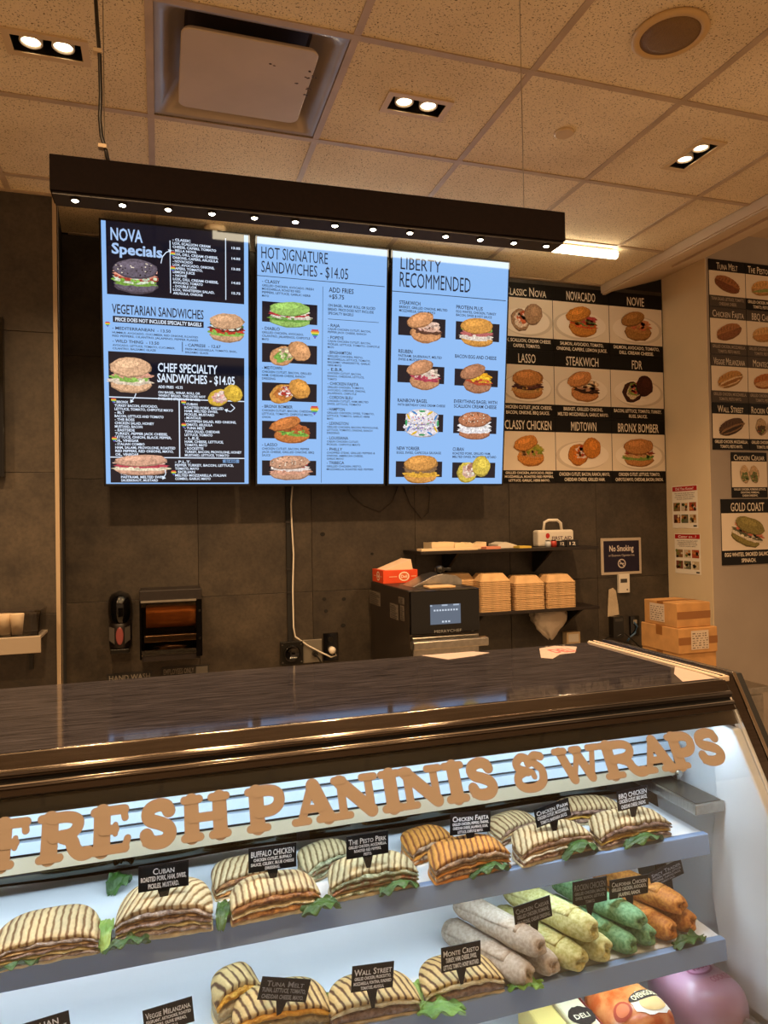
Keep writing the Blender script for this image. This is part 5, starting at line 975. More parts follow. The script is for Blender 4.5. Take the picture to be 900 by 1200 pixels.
# lettering on the glass: fat slab letters drawn as strokes
STR = {
 'F': [((.22, .1), (.22, .9), .15), ((.06, .91), (.74, .91), .09), ((.72, .9), (.75, .72), .065), ((.25, .5), (.5, .5), .09), ((.52, .6), (.52, .4), .05), ((.06, .075), (.44, .075), .075)],
 'R': [((.22, .1), (.22, .9), .145), ((.06, .915), (.3, .915), .08), ('c', [(.25, .9), (.55, .9), (.72, .82), (.74, .68), (.62, .54), (.3, .5)], .105), ('c', [(.45, .5), (.62, .4), (.7, .2), (.82, .09), (.94, .1)], .12), ((.06, .075), (.42, .075), .075)],
 'E': [((.22, .1), (.22, .9), .15), ((.06, .91), (.72, .91), .09), ((.70, .9), (.74, .72), .065), ((.25, .5), (.5, .5), .09), ((.52, .6), (.52, .4), .05), ((.06, .085), (.74, .085), .085), ((.74, .1), (.8, .28), .065)],
 'S': [('c', [(.74, .74), (.66, .86), (.48, .9), (.27, .84), (.2, .7), (.28, .58), (.5, .5), (.7, .4), (.76, .26), (.66, .13), (.46, .09), (.25, .14), (.16, .28)], .125), ((.76, .9), (.77, .7), .055), ((.13, .1), (.13, .3), .055)],
 'H': [((.2, .1), (.2, .9), .14), ((.78, .1), (.78, .9), .14), ((.2, .5), (.78, .5), .09), ((.06, .915), (.36, .915), .08), ((.62, .915), (.92, .915), .08), ((.06, .08), (.36, .08), .08), ((.62, .08), (.92, .08), .08)],
 'P': [((.25, .1), (.25, .9), .15), ((.06, .915), (.3, .915), .08), ('c', [(.28, .9), (.6, .9), (.8, .8), (.8, .58), (.62, .45), (.3, .43)], .115), ((.06, .075), (.48, .075), .075)],
 'A': [((.2, .1), (.46, .86), .085), ((.5, .88), (.78, .1), .145), ((.3, .34), (.66, .34), .08), ((.05, .075), (.34, .075), .075), ((.58, .075), (.95, .075), .075)],
 'N': [((.18, .1), (.18, .88), .09), ((.16, .88), (.8, .12), .14), ((.8, .1), (.8, .9), .09), ((.04, .915), (.24, .915), .08), ((.04, .075), (.32, .075), .075), ((.66, .915), (.94, .915), .08)],
 'I': [((.5, .1), (.5, .9), .15), ((.2, .915), (.8, .915), .085), ((.2, .08), (.8, .08), .085)],
 '&': [('c', [(.88, .86), (.72, .9), (.62, .78), (.72, .66), (.84, .5), (.8, .22), (.6, .09), (.34, .09), (.18, .22), (.2, .42), (.4, .52)], .1), ('c', [(.46, .5), (.26, .6), (.22, .76), (.36, .89), (.5, .84), (.52, .72)], .1), ('c', [(.42, .52), (.56, .48), (.6, .36)], .07)],
 'W': [((.14, .9), (.32, .14), .115), ((.32, .14), (.5, .8), .07), ((.48, .88), (.7, .14), .115), ((.7, .14), (.86, .9), .07), ((.03, .915), (.24, .915), .08), ((.4, .915), (.56, .915), .08), ((.76, .915), (.97, .915), .08)]}
def gl(px, py):                              # pixel -> glass plane
    r = ray(px, py); n = Vector((0, 1, -GS)); k = GY0 - GS * GZ0; tt = (k - n.dot(CO)) / n.dot(r); return CO + r * tt
gdir = Vector((0, GS, 1)).normalized(); GP = Pl((0, gy(1.034), 1.034), (1, 0, 0), gdir)
LH = (1.101 - 1.034) * math.sqrt(1 + GS * GS)
LETM = mat('tan_vinyl', C('8f8378'), .6, spec=.2)
def stroke(mb, pl, pts, r, f, e):
    P = [Vector(f(*p)) for p in pts]; W = []
    if len(P) > 2:                           # smooth the path
        Q = []
        for i in range(len(P) - 1):
            p0, p1, p2, p3 = P[max(i - 1, 0)], P[i], P[i + 1], P[min(i + 2, len(P) - 1)]
            for s in range(4):
                t_ = s / 4; Q.append(.5 * ((2 * p1) + (p2 - p0) * t_ + (2 * p0 - 5 * p1 + 4 * p2 - p3) * t_ * t_ + (3 * p1 - p0 - 3 * p2 + p3) * t_ ** 3))
        P = Q + [P[-1]]
    n = len(P); L, Rr = [], []
    for i in range(n):
        d = (P[min(i + 1, n - 1)] - P[max(i - 1, 0)]).normalized(); q = Vector((-d.y, d.x)) * r; L.append(P[i] + q); Rr.append(P[i] - q)
    for i in range(n - 1): mb.add([pl.pt(*L[i], e), pl.pt(*Rr[i], e), pl.pt(*Rr[i + 1], e), pl.pt(*L[i + 1], e)], [(0, 1, 2, 3)])
    for c in (P[0], P[-1]):
        e += .0001
        mb.add([pl.pt(*c, e)] + [pl.pt(c.x + r * math.cos(2 * PI * j / 14), c.y + r * math.sin(2 * PI * j / 14), e) for j in range(14)], [(0, j + 1, (j + 1) % 14 + 1) for j in range(14)])
def ymid(px): return 992 - px * (992 - 871) / 826
LET = [('F', -9, 42), ('R', 44, 107), ('E', 108, 160), ('S', 164, 210), ('H', 213, 270), ('P', 289, 336), ('A', 341, 394), ('N', 391, 443), ('I', 443, 473), ('N', 469, 519), ('I', 517, 548), ('S', 546, 583), ('&', 597, 641), ('W', 651, 704), ('R', 703, 751), ('A', 746, 788), ('P', 783, 815), ('S', 813, 847)]
for ch, pa, pb in LET:
    ua, ub = gl(pa, ymid(pa)).x, gl(pb, ymid(pb)).x
    if ch in 'AP' and pa > 740: pass
    wd = ub - ua; fx = lambda x, y: (ua + x * wd, y * LH)
    b = MB(); ke = .0006
    for s in STR[ch]:
        if s[0] == 'c': pts, r = s[1], s[2]
        else: pts, r = [s[0], s[1]], s[2]
        stroke(b, GP, pts, r * LH * 1.2, fx, ke); ke += .00035
    b.build('window_letter', LETM, case, norm=False)
# loose papers on the case top
for pts, lb, red in ((((632, 760), (650, 757), (676, 758), (674, 765), (656, 767), (648, 772), (634, 771)), 'torn white paper with red print near the back of the case top', True), (((493, 768), (552, 763), (574, 765), (555, 769), (525, 773), (512, 771)), 'torn clear and white paper scrap on the case top', False), (((790, 790), (812, 779), (842, 787), (838, 795), (800, 799)), 'pale paper label stuck at the right end of the case top', False)):
    P = [U(px, py, 2, 1.2007) for px, py in pts]
    for p in P: p.y = min(p.y, CB - .004); p.x = min(p.x, 1.309)
    t = thing('paper_scrap', lb, 'paper', P[0]); b = MB(); b.prism(P, (0, 0, .0006)); b.build('sheet', mat('scrap_paper', C('a3938a'), .6), t)
    if red:
        pl = Pl((P[0].x, P[0].y, 1.2014), (1, 0, 0), (0, 1, 0)); c = U(655, 762, 2, 1.2014); b = MB(); write(b, pl, 'DELI', c.x - P[0].x - .03, c.y - P[0].y - .035, c.x - P[0].x + .04, c.y - P[0].y + .02, C('b0404a'), .0003); b.build('red_print', PRINT, t, norm=False)

# ================================================================== FOOD
def bread_mat(name, base, dark, sc_=55.0, rot=0.0):
    mt, nt, b = newmat(name); tc = N(nt, 'ShaderNodeTexCoord'); mp = N(nt, 'ShaderNodeMapping'); mp.inputs['Rotation'].default_value = (0, 0, rot)
    nt.links.new(tc.outputs['Object'], mp.inputs[0])
    wv = N(nt, 'ShaderNodeTexWave'); wv.inputs['Scale'].default_value = sc_ / 2.0; wv.inputs['Distortion'].default_value = 1.2; wv.inputs['Detail'].default_value = 2; wv.inputs['Detail Scale'].default_value = 2.5
    nt.links.new(mp.outputs[0], wv.inputs['Vector'])
    nz = N(nt, 'ShaderNodeTexNoise'); nz.inputs['Scale'].default_value = 38; nz.inputs['Detail'].default_value = 5; nt.links.new(tc.outputs['Object'], nz.inputs['Vector'])
    ad = N(nt, 'ShaderNodeMath', operation='MULTIPLY_ADD'); ad.inputs[1].default_value = .5; nt.links.new(nz.outputs[0], ad.inputs[0]); nt.links.new(wv.outputs[0], ad.inputs[2])
    rp = N(nt, 'ShaderNodeValToRGB'); e = rp.color_ramp.elements; e[0].position = .30; e[0].color = C(dark); e[1].position = .66; e[1].color = C(base)
    nt.links.new(ad.outputs[0], rp.inputs[0])
    n2 = N(nt, 'ShaderNodeTexNoise'); n2.inputs['Scale'].default_value = 160; nt.links.new(tc.outputs['Object'], n2.inputs['Vector'])
    mx = N(nt, 'ShaderNodeMixRGB', blend_type='MULTIPLY'); mx.inputs[0].default_value = .35; nt.links.new(rp.outputs[0], mx.inputs[1]); nt.links.new(n2.outputs[0], mx.inputs[2]); nt.links.new(mx.outputs[0], b.inputs['Base Color'])
    b.inputs['Roughness'].default_value = .75
    bp = N(nt, 'ShaderNodeBump'); bp.inputs['Strength'].default_value = .6; bp.inputs['Distance'].default_value = .004; nt.links.new(ad.outputs[0], bp.inputs['Height']); nt.links.new(bp.outputs[0], b.inputs['Normal'])
    return mt
BR = {'white': bread_mat('grilled_bread', 'dcbf8c', '80582f', 50), 'white2': bread_mat('grilled_bread_slanted', 'dec394', '84602f', 50, .5), 'orange': bread_mat('grilled_tomato_bread', 'd8923c', '8a4a16', 50, .3), 'toast': bread_mat('well_grilled_bread', 'dcbb7c', '5c3a1c', 44, -.35), 'pesto': bread_mat('grilled_herb_bread', 'd2bd8e', '7a6238', 50, .4)}
CRUMB = mat('bread_crumb', C('dcc79c'), .85, var=.12, scale=70, bump=.4)
CRUMBO = mat('orange_bread_crumb', C('d0863a'), .85, var=.12, scale=70, bump=.4)
TOAST = mat('toasted_bread_edge', C('c09a62'), .8, col2=C('6a4422'), scale=60, bump=.5)
FM = {}
def fill_mat(c1, c2, sc_=90):
    k = (c1, c2)
    if k not in FM: FM[k] = mat('filling_' + c1, C(c1), .5, col2=C(c2), scale=sc_, bump=1.0, bscale=85, detail=6)
    return FM[k]
def layer(w_, d, h, f0, f1, inset, rng, fr=.0, n=44, wav=0.0, rings=5):
    # one slab of a half panini: cut face at -y, round crust behind
    out = []
    nf = 16
    for i in range(nf): out.append((-w_ / 2 + w_ * i / nf, 0.0))
    for i in range(n - nf):
        a = PI * i / (n - nf); out.append((w_ / 2 * math.copysign(abs(math.cos(a)) ** .75, math.cos(a)), d * abs(math.sin(a)) ** .7))
    cx, cy = 0.0, d * .42
    def g(x, y): return (1 - .40 * abs(2 * x / w_) ** 3.5 - .30 * max(0, (y / d)) ** 3) * (.80 + .20 * min(1, max(0, y) / (.45 * d)))
    ph = rng.uniform(0, 6)
    vs = []
    k = 1 - inset
    def P(x, y, s, f_, jit):
        X = cx + (x - cx) * s; Y = cy + (y - cy) * s
        if y <= 1e-6 and s > .95: Y = -fr + jit
        z = h * g(X, max(0, Y)) * f_ + wav * math.sin(X * 150 + ph) * (1 if 0 < f_ < 1 else 0)
        return (X, Y, z)
    jt = [rng.uniform(-.0022, .0022) for _ in out]
    loops = []
    bulge = .004 if inset <= 0.01 else .0
    loops.append([P(x, y, k * .96, f0, j) for (x, y), j in zip(out, jt)])
    loops.append([P(x, y, k * 1.0, f0 + (f1 - f0) * .3, j) for (x, y), j in zip(out, jt)])
    loops.append([P(x, y, k * 1.0, f0 + (f1 - f0) * .7, j) for (x, y), j in zip(out, jt)])
    for s, dz in ((.965, 0), (.85, .02), (.6, .03), (.3, .035)):
        loops.append([P(x, y, k * s, f1 + dz * (1 if f1 > .95 else 0), j) for (x, y), j in zip(out, jt)])
    return loops
def panini(label, p, q, hgt, bread, fills, dp=.105, yaw=0.0, z=SF1, seed=0, group='paninis on the upper shelf', lift=0.0, crumb=None, stack=True):
    # p,q: pixels of the two ends of the front base edge
    rng = random.Random(seed); zz = z + .003; hgt *= .87 if z == SF1 else 1.0
    A, B = U(*p, 2, zz), U(*q, 2, zz); w_ = (B - A).length; ang = math.atan2(B.y - A.y, B.x - A.x) + yaw
    c = (A + B) / 2 + (Vector((-.004, .016, 0)) if yaw and z == SF1 else Vector((0, 0, 0))); t = thing('panini_half', label, 'sandwich', (c.x, c.y, zz + lift), group, ang)
    nl = len(fills); wts = [.38 if f[0] == 'middle_bread' else .55 if f[0] in ('cheese', 'cheddar', 'mozzarella') else 1.0 for f in fills]; seq = [('bottom_bread', 0, .13, CRUMB if crumb is None else crumb, 0.0, 0.0)]
    f_ = .13
    for i, (fn, c1, c2) in enumerate(fills):
        mt = TOAST if fn == 'middle_bread' else fill_mat(c1, c2)
        step = (.85 - .13) * wts[i] / sum(wts); seq.append((fn, f_, f_ + step, mt, .02 + .012 * rng.random(), .003 * rng.random() + (.002 if fn != 'middle_bread' else 0))); f_ += step
    seq.append(('top_bread', .85, 1.0, BR[bread], 0.0, 0.0))
    for nm, a, b2, mt, ins, fr in seq:
        b = MB(); loft(b, layer(w_, dp, hgt, a, b2, ins, rng, fr, wav=.0012 if 'bread' not in nm else .0003), True, True); b.build(nm, mt, t, smooth=True, local=True)
    return t
GREYF = [('sliced_pork', '7a665c', 'c4b0a2'), ('cheese', 'd8c890', 'c8b478'), ('sliced_ham', '6a524a', 'b49a8e'), ('middle_bread', '', ''), ('sliced_pork', '705c52', 'bca898')]
BUFF = [('chicken', 'd09650', '7a431c'), ('cheese', 'e4d8b8', 'd0c094'), ('middle_bread', '', ''), ('chicken', 'c0864a', '6e3c18')]
PEST = [('pesto_chicken', '6e7048', 'c4c09a'), ('middle_bread', '', ''), ('roast_pepper', '9a5a3a', '8a8a5e'), ('pesto_chicken', '66683f', 'bab68e')]
FAJ = [('chicken', '6a4228', 'd2ac84'), ('cheddar', 'd8902e', 'c87a20'), ('middle_bread', '', ''), ('chicken', '5e3a22', 'c8a078')]
PARM = [('chicken', '6e452c', 'c09a7c'), ('mozzarella', 'dcd0b8', 'c8b898'), ('middle_bread', '', ''), ('chicken', '623c26', 'b48c6c')]
BBQ = [('chicken', '4e2e20', 'b08a6e'), ('cheddar', 'd0a03a', 'b88428'), ('middle_bread', '', ''), ('chicken', '4a2c1e', 'a8826a')]
panini('grilled panini half with pork and ham at left end of upper shelf', (-18, 1143), (117, 1117), .062, 'white', GREYF, .12, seed=1)
panini('tall grilled Cuban panini half on the upper shelf', (134, 1108), (250, 1091), .085, 'white2', GREYF, .115, seed=2)
panini('Buffalo chicken panini half at the front, with breaded filling', (271, 1087), (376, 1065), .074, 'white', BUFF, .088, seed=3)
panini('second Buffalo chicken panini half lying behind the first', (254, 1057), (330, 1046), .062, 'white2', BUFF, .09, seed=4, yaw=.25)
panini('pesto panini half at the front, with green chicken filling', (388, 1059), (491, 1038), .072, 'pesto', PEST, .088, seed=5)
panini('second pesto panini half lying behind the first', (361, 1037), (430, 1020), .062, 'pesto', PEST, .085, seed=6, yaw=.25)
panini('orange chicken fajita panini half at the front', (510, 1038), (599, 1017), .076, 'orange', FAJ, .088, seed=7, crumb=CRUMBO)
panini('second orange fajita panini half lying behind the first', (485, 1016), (545, 1003), .062, 'orange', FAJ, .085, seed=8, yaw=.2, crumb=CRUMBO)
panini('chicken parm panini half at the front, beside the orange fajita halves', (612, 1018), (697, 995), .072, 'white2', PARM, .088, seed=9)
panini('second chicken parm panini half behind the tilted sign', (588, 994), (645, 981), .058, 'white', PARM, .08, seed=10, yaw=.2)
panini('BBQ chicken panini half at the right end of upper shelf', (703, 998), (787, 980), .074, 'white2', BBQ, .088, seed=11)
panini('BBQ chicken panini half lying behind the rightmost one', (666, 977), (733, 962), .062, 'white', BBQ, .085, seed=12, yaw=-.3)
# lower shelf
TUNA = [('tuna_salad', '8a7a5a', 'b0a078'), ('cheddar', 'd8a030', 'c88820')]
LOW = [('sliced_ham', '6a5448', '9a8070'), ('cheese', 'd8cca8', 'c4b488')]
panini('tuna melt panini half standing at the back of lower shelf', (252, 1200), (310, 1187), .088, 'toast', TUNA, .07, z=SF2, seed=13, yaw=.3, group='paninis on the lower shelf')
panini('tuna melt panini half under the Tuna Melt sign', (272, 1222), (388, 1202), .062, 'toast', TUNA, .1, z=SF2, seed=14, group='paninis on the lower shelf')
panini('panini half under the Wall Street sign', (386, 1207), (494, 1187), .052, 'toast', LOW, .1, z=SF2, seed=15, group='paninis on the lower shelf')
panini('Monte Cristo panini half under its sign', (498, 1183), (592, 1162), .054, 'toast', LOW, .1, z=SF2, seed=16, group='paninis on the lower shelf')
# lettuce
def leaf_mat(name, a, c):
    return mat(name, C(a), .45, col2=C(c), scale=22, bump=.5, bscale=70)
LG, LD = leaf_mat('pale_lettuce', '6f9636', 'a2bc66'), leaf_mat('dark_lettuce', '2c4a1c', '4c702c')
def leaf(label, p, q, z, m_, wid=.05, amp=.006, seed=0, rise=.012, group='lettuce leaves in the display case'):
    rng = random.Random(seed); A, B = U(*p, 2, z + .004), U(*q, 2, z + .004); d = B - A; L = d.length; d.normalize(); n_ = Vector((-d.y, d.x, 0)); vs = []; fs = []
    nu, nv = 30, 10; p1, p2 = rng.uniform(0, 6), rng.uniform(0, 6)
    for i in range(nu + 1):
        u = i / nu; wv = wid * (max(.0, math.sin(PI * min(1, u * .92 + .06))) ** .6)
        for j in range(nv + 1):
            v = j / nv * 2 - 1; ed = abs(v) ** 2
            x = A + d * (L * u + .004 * math.sin(14 * v + p1)) + n_ * (wv / 2 * v * (1 + .05 * math.sin(19 * u + p2)))
            zz = rise * math.sin(PI * u) * (1 - .4 * ed) + ed * amp * (1 + math.sin(17 * u + p1 + 3 * v)) + .002 * (1 + math.sin(9 * v + 7 * u))
            vs.append(Vector((x.x, x.y, z + .004 + zz)))
    for i in range(nu):
        for j in range(nv): k = i * (nv + 1) + j; fs.append((k, k + nv + 1, k + nv + 2, k + 1))
    n0 = len(vs); vs += [v - Vector((0, 0, .0012)) for v in vs]; fs += [tuple(n0 + i for i in f_[::-1]) for f_ in fs]
    b = MB(); b.add(vs, fs); return tag(b.build('lettuce_leaf', m_, smooth=True, norm=False), label, 'lettuce', group)
leaf('dark lettuce leaf before the leftmost panini', (-8, 1143), (50, 1128), SF1, LD, .03, seed=1)
leaf('pale lettuce leaf between the two left paninis', (120, 1118), (128, 1085), SF1, LG, .03, seed=2, rise=.03)
leaf('dark lettuce leaf under the Cuban panini', (122, 1118), (175, 1105), SF1, LD, .025, seed=3)
leaf('dark lettuce leaf left of the front Buffalo chicken half', (258, 1092), (268, 1062), SF1, LD, .03, seed=4, rise=.025)
leaf('dark lettuce leaf between Buffalo chicken and pesto paninis', (355, 1075), (398, 1063), SF1, LD, .045, seed=5, rise=.018)
leaf('dark lettuce leaf before the front pesto half', (446, 1051), (490, 1040), SF1, LD, .035, seed=6, rise=.02)
leaf('dark lettuce leaf before the front orange fajita half', (552, 1030), (596, 1020), SF1, LD, .035, seed=7, rise=.02)
leaf('dark lettuce leaf before the chicken parm half', (660, 1008), (700, 998), SF1, LD, .04, seed=8, rise=.03)
leaf('dark lettuce leaf before the rightmost BBQ chicken half', (734, 996), (776, 984), SF1, LD, .035, seed=9, rise=.02)
leaf('pale lettuce leaf between Tuna Melt and Wall Street paninis', (372, 1196), (392, 1172), SF2, LG, .04, seed=10, rise=.02)
leaf('pale lettuce leaf behind the Monte Cristo panini', (466, 1160), (500, 1180), SF2, LG, .05, seed=11, rise=.02)
leaf('frilly green lettuce leaf left of the Monte Cristo panini', (490, 1190), (545, 1188), SF2, leaf_mat('frilly_lettuce', '55803a', '86b050'), .05, seed=12, rise=.015)
leaf('long pale lettuce leaf beside the wheat wraps', (566, 1125), (610, 1160), SF2, LG, .035, seed=13, rise=.015)
leaf('frilly green lettuce tip before the wheat wraps', (596, 1160), (636, 1158), SF2, leaf_mat('frilly_lettuce_tip', '5c8c34', '8cba4c'), .04, seed=14, rise=.015)
leaf('dark lettuce leaf before the orange wraps', (790, 1112), (826, 1101), SF2, LD, .035, seed=15, rise=.012)
leaf('lettuce leaf behind the Cuban panini by the mirror doors', (130, 1050), (150, 1035), SF1, LD, .05, seed=16, rise=.03)
# wraps
def wrap_mat(name, a, c, sp): 
    mt = mat(name, C(a), .7, col2=C(c), scale=140, bump=.15, bscale=30, detail=2); return mt
WM = {'wheat': wrap_mat('wheat_tortilla', '9f8d79', 'bcab97', 0), 'yellow': wrap_mat('yellow_tortilla', 'a8a058', 'cac488', 0), 'green': wrap_mat('spinach_tortilla', '4e7a4c', '7aa272', 0), 'orange': wrap_mat('tomato_tortilla', 'a05c1e', 'c88636', 0)}
def wrap(kind, label, front, z, r, L, yaw, seed, group):
    # front: pixel of the centre of the near end; z: height of the axis
    rng = random.Random(seed); c = U(*front, 2, z); n = 26; b = MB(); prof_ = []
    t = thing('wrap', label, 'wrap', (c.x, c.y, z - r), group, yaw)
    ph = rng.uniform(0, 6)
    st = [(.008, .08), (.004, .28), (.0, .46), (.0, .6), (.004, .72), (.012, .83), (.024, .91), (.042, .965)] + [(.06 + (L - .09) * i / 9, 1.0 + .03 * math.sin(i * 1.3 + ph)) for i in range(10)] + [(L - .02, .97), (L - .008, .85), (L, .5), (L - .002, .1)]
    loops = []
    for i, (y, k) in enumerate(st):
        lp = []
        for j in range(n):
            a = 2 * PI * j / n; rr = r * k * (1 + .025 * math.sin(3 * a + ph + y * 20) + .02 * math.sin(7 * a + y * 40 + ph)) * (1 + (.045 * math.sin(2 * a + ph + 4 * k) + .02 * math.sin(9 * a + 5 * k) if k < .95 and y < .05 else 0))
            lp.append((rr * 1.06 * math.cos(a), y + (.0035 * math.sin(3 * a + ph) if k < .8 and y < .05 else 0), r + rr * .94 * math.sin(a)))
        loops.append(lp)
    loft(b, loops, True, True); b.build('tortilla', WM[kind], t, smooth=True, local=True)
    b = MB(); loops = []                    # overlapping flap: strip of a slightly larger tube, edge running along the wrap
    for i in range(12):
        y = .05 + (L - .07) * i / 11; a0 = .5 + .5 * i / 11 + rng.uniform(-.03, .03); lp = []
        for j in range(9):
            a = a0 + 1.9 * j / 8; rr = r * (1.035 + (.02 if j == 0 else 0)); lp.append((rr * 1.06 * math.cos(a), y, r + rr * .94 * math.sin(a)))
        for j in range(8, -1, -1):
            a = a0 + 1.9 * j / 8; rr = r * .99; lp.append((rr * 1.06 * math.cos(a), y, r + rr * .94 * math.sin(a)))
        loops.append(lp)
    loft(b, loops, True, True); b.build('seam_flap', WM[kind], t, smooth=True, local=True)
    b = MB(); pts = [(r * .6 * math.cos(a) * (1 - s * .75), .003 - .001 * s, r + r * .56 * math.sin(a) * (1 - s * .75)) for s, a in [(i / 14, ph + 4.2 * i / 14) for i in range(15)]]
    b.tube(pts, .0028, 6); b.build('end_fold', WM[kind], t, smooth=True, local=True)
    return t
YW = .30; G = 'rolled wraps on the lower shelf'
for kind, nm, (f1, f2, f3), r, yw in (('wheat', 'beige wheat', ((620, 1145), (652, 1133), (640, 1110)), .029, .39), ('yellow', 'yellow', ((682, 1127), (709, 1107), (692, 1089)), .031, .38), ('green', 'green spinach', ((742, 1109), (763, 1092), (750, 1070)), .0265, .36), ('orange', 'orange tomato', ((789, 1092), (810, 1080), (800, 1059)), .0285, .36)):
    zb = SF2 + .0035 + r; L = .24
    c1 = U(*f1, 2, zb)
    wrap(kind, nm + ' wrap at the lower left of its pile of three', f1, zb, r, L, yw, hash(kind) % 97 if 0 else len(nm), G)
    c2 = c1 + Vector((2.13 * r / math.cos(yw), .012, 0)); q2 = c2 - CO
    def pix(P):
        v = P - CO; x, y, zc = right.dot(v), down.dot(v), fwd.dot(v); return (CXP + F * x / zc, CYP + F * y / zc)
    wrap(kind, nm + ' wrap at the lower right of its pile of three', pix(c2), zb, r, L - .03, yw, len(nm) + 3, G)
    zt = zb + r * 1.72; c3 = c1 + Vector((1.06 * r / math.cos(yw), .006, r * 1.72))
    wrap(kind, nm + ' wrap lying on top of its pile of three', pix(c3), zt, r, L, yw, len(nm) + 7, G)
# sign cards on stakes
CARD = mat('black_card', C('0d0c0f'), .5, spec=.3)
def sign(title, desc, bl, br, tl, tip, y, shelf_nm, dim=False):
    y = U(*tip, 2, (SF1 + .052 if y >= 1.41 else SF2 + (.04 if y < 1.383 and 'wheat' not in shelf_nm else .075))).y
    A, B, T, S = U(*bl, 1, y), U(*br, 1, y), U(*tl, 1, y), U(*tip, 1, y)
    ux = (B - A); wd = ux.length; ux.normalize(); hgt = (T - A).length; uy = Vector((-ux.z, 0, ux.x)); pl = Pl(A, ux, uy)
    nm = title.title() if title.isupper() else title
    t = thing('price_sign', 'black card sign on a stake reading %s, %s' % (nm, shelf_nm), 'sign', S, 'black stake signs in the display case')
    def slab(poly, name, par):
        b = MB(); b.prism([pl.pt(u, v, 0) for u, v in poly], pl.n * .0016); return b.build(name, CARD, par)
    cd = slab([(0, 0), (wd, 0), (wd, hgt), (0, hgt)], 'card', t)
    s_u, s_v = (S - A).dot(ux), (S - A).dot(uy)
    slab([(wd / 2 - .011, .001), (s_u - .003, s_v), (s_u + .003, s_v), (wd / 2 + .011, .001)][::1], 'stake', t)
    col = C('e8e8ea') if not dim else C('8a8a8e'); b = MB(); tw = min(.9, .085 * len(title)) * wd
    write(b, pl, title, wd / 2 - tw / 2, hgt * .62, wd / 2 + tw / 2, hgt * .86, col, .0022, .012, title != title.upper()); b.build('title_text', PRINT, cd, norm=False)
    b = MB(); n = len(desc); st = hgt * .56 / max(n, 2); ch = min(.052, .9 / max(len(l) for l in desc)) * wd
    lines(b, pl, desc, .04 * wd, .96 * wd, hgt * .56, st, st * .66, col, .0022, ch, 'c', .03); b.build('description_text', PRINT, cd, norm=False)
def yz(px, py, z, dy=.03): return U(px, py, 2, z).y + dy
sign('Cuban', ['ROASTED PORK, HAM, SWISS,', 'PICKLES, MUSTARD.'], (162, 1046), (221, 1037), (160, 1016), (193, 1061), 1.42, 'stuck in the tall panini')
sign('BUFFALO CHICKEN', ['CHICKEN CUTLET, BUFFALO', 'SAUCE, CELERY, BLUE CHEESE', 'DRESSING.'], (291, 1023), (347, 1015), (289, 995), (321, 1036), 1.44, 'upper shelf')
sign('The Pesto Perk', ['GRILLED CHICKEN, MOZZARELLA,', 'ROASTED RED PEPPERS,', 'PESTO.'], (406, 1007), (455, 999), (404, 981), (432, 1019), 1.45, 'upper shelf')
sign('Chicken Fajita', ['GRILLED CHICKEN, PEPPERS, ONIONS,', 'CHEDDAR CHEESE, JALAPENOS, SOUR,', 'LETTUCE, CHIPOTLE MAYO.'], (527, 979), (574, 974), (526, 954), (551, 990), 1.45, 'upper shelf')
sign('Chicken Parm', ['CHICKEN CUTLET, MOZZARELLA,', 'TOMATO, MARINARA SAUCE.'], (629, 970), (669, 955), (626, 949), (650, 977), 1.45, 'tilted, upper shelf')
sign('BBQ CHICKEN', ['CHICKEN CUTLET, BBQ SAUCE,', 'CHEDDAR CHEESE, ONIONS.'], (724, 951), (760, 942), (722, 928), (742, 961), 1.46, 'upper shelf right end')
sign('Veggie Melanzana', ['EGGPLANT, ARTICHOKE, ROASTED', 'PEPPERS, OLIVE SPREAD,', 'MOZZARELLA.'], (170, 1214), (228, 1196), (165, 1185), (200, 1232), 1.36, 'lower shelf')
sign('ITALIAN', ['HAM, SALAMI, PROVOLONE,', 'PEPPERS.'], (20, 1232), (84, 1212), (16, 1203), (54, 1245), 1.36, 'cut off at lower left')
sign('Tuna Melt', ['TUNA, LETTUCE, TOMATO,', 'CHEDDAR CHEESE, MAYO.'], (301, 1171), (358, 1174), (303, 1144), (326, 1190), 1.36, 'lower shelf', True)
sign('Wall Street', ['GRILLED CHICKEN, PROSCIUTTO,', 'MOZZARELLA, FONTINA, SUNDRIED', 'TOMATOES, ARUGULA.'], (411, 1163), (460, 1156), (409, 1133), (437, 1181), 1.37, 'lower shelf')
sign('Monte Cristo', ['TURKEY, HAM, CHEESE, SWISS,', 'LETTUCE, TOMATO, HONEY MUSTARD.'], (517, 1140), (563, 1130), (513, 1112), (541, 1153), 1.38, 'lower shelf')
sign('Chicken Caesar', ['GRILLED CHICKEN, ROMAINE,', 'CROUTONS, CAESAR DRESSING.'], (604, 1088), (647, 1073), (601, 1063), (628, 1097), 1.37, 'stuck in the wheat wraps', True)
sign('ROCKIN CHICKEN', ['GRILLED CHICKEN, BACON,', 'SWISS, RANCH, LETTUCE,', 'TOMATO.'], (671, 1063), (711, 1055), (669, 1034), (691, 1074), 1.385, 'stuck in the yellow wraps', True)
sign('California Chicken', ['GRILLED CHICKEN, AVOCADO,', 'JALAPENO, RANCH.'], (714, 1054), (759, 1046), (712, 1032), (740, 1064), 1.395, 'stuck in the green wraps')
sign('Spicy Trader', ['CHICKEN, PEPPERS, LETTUCE,', 'CHEDDAR, CHIPOTLE SAUCE,', 'TOMATO SALSA.'], (764, 1041), (801, 1023), (759, 1024), (788, 1046), 1.40, 'tilted above the orange wraps', True)
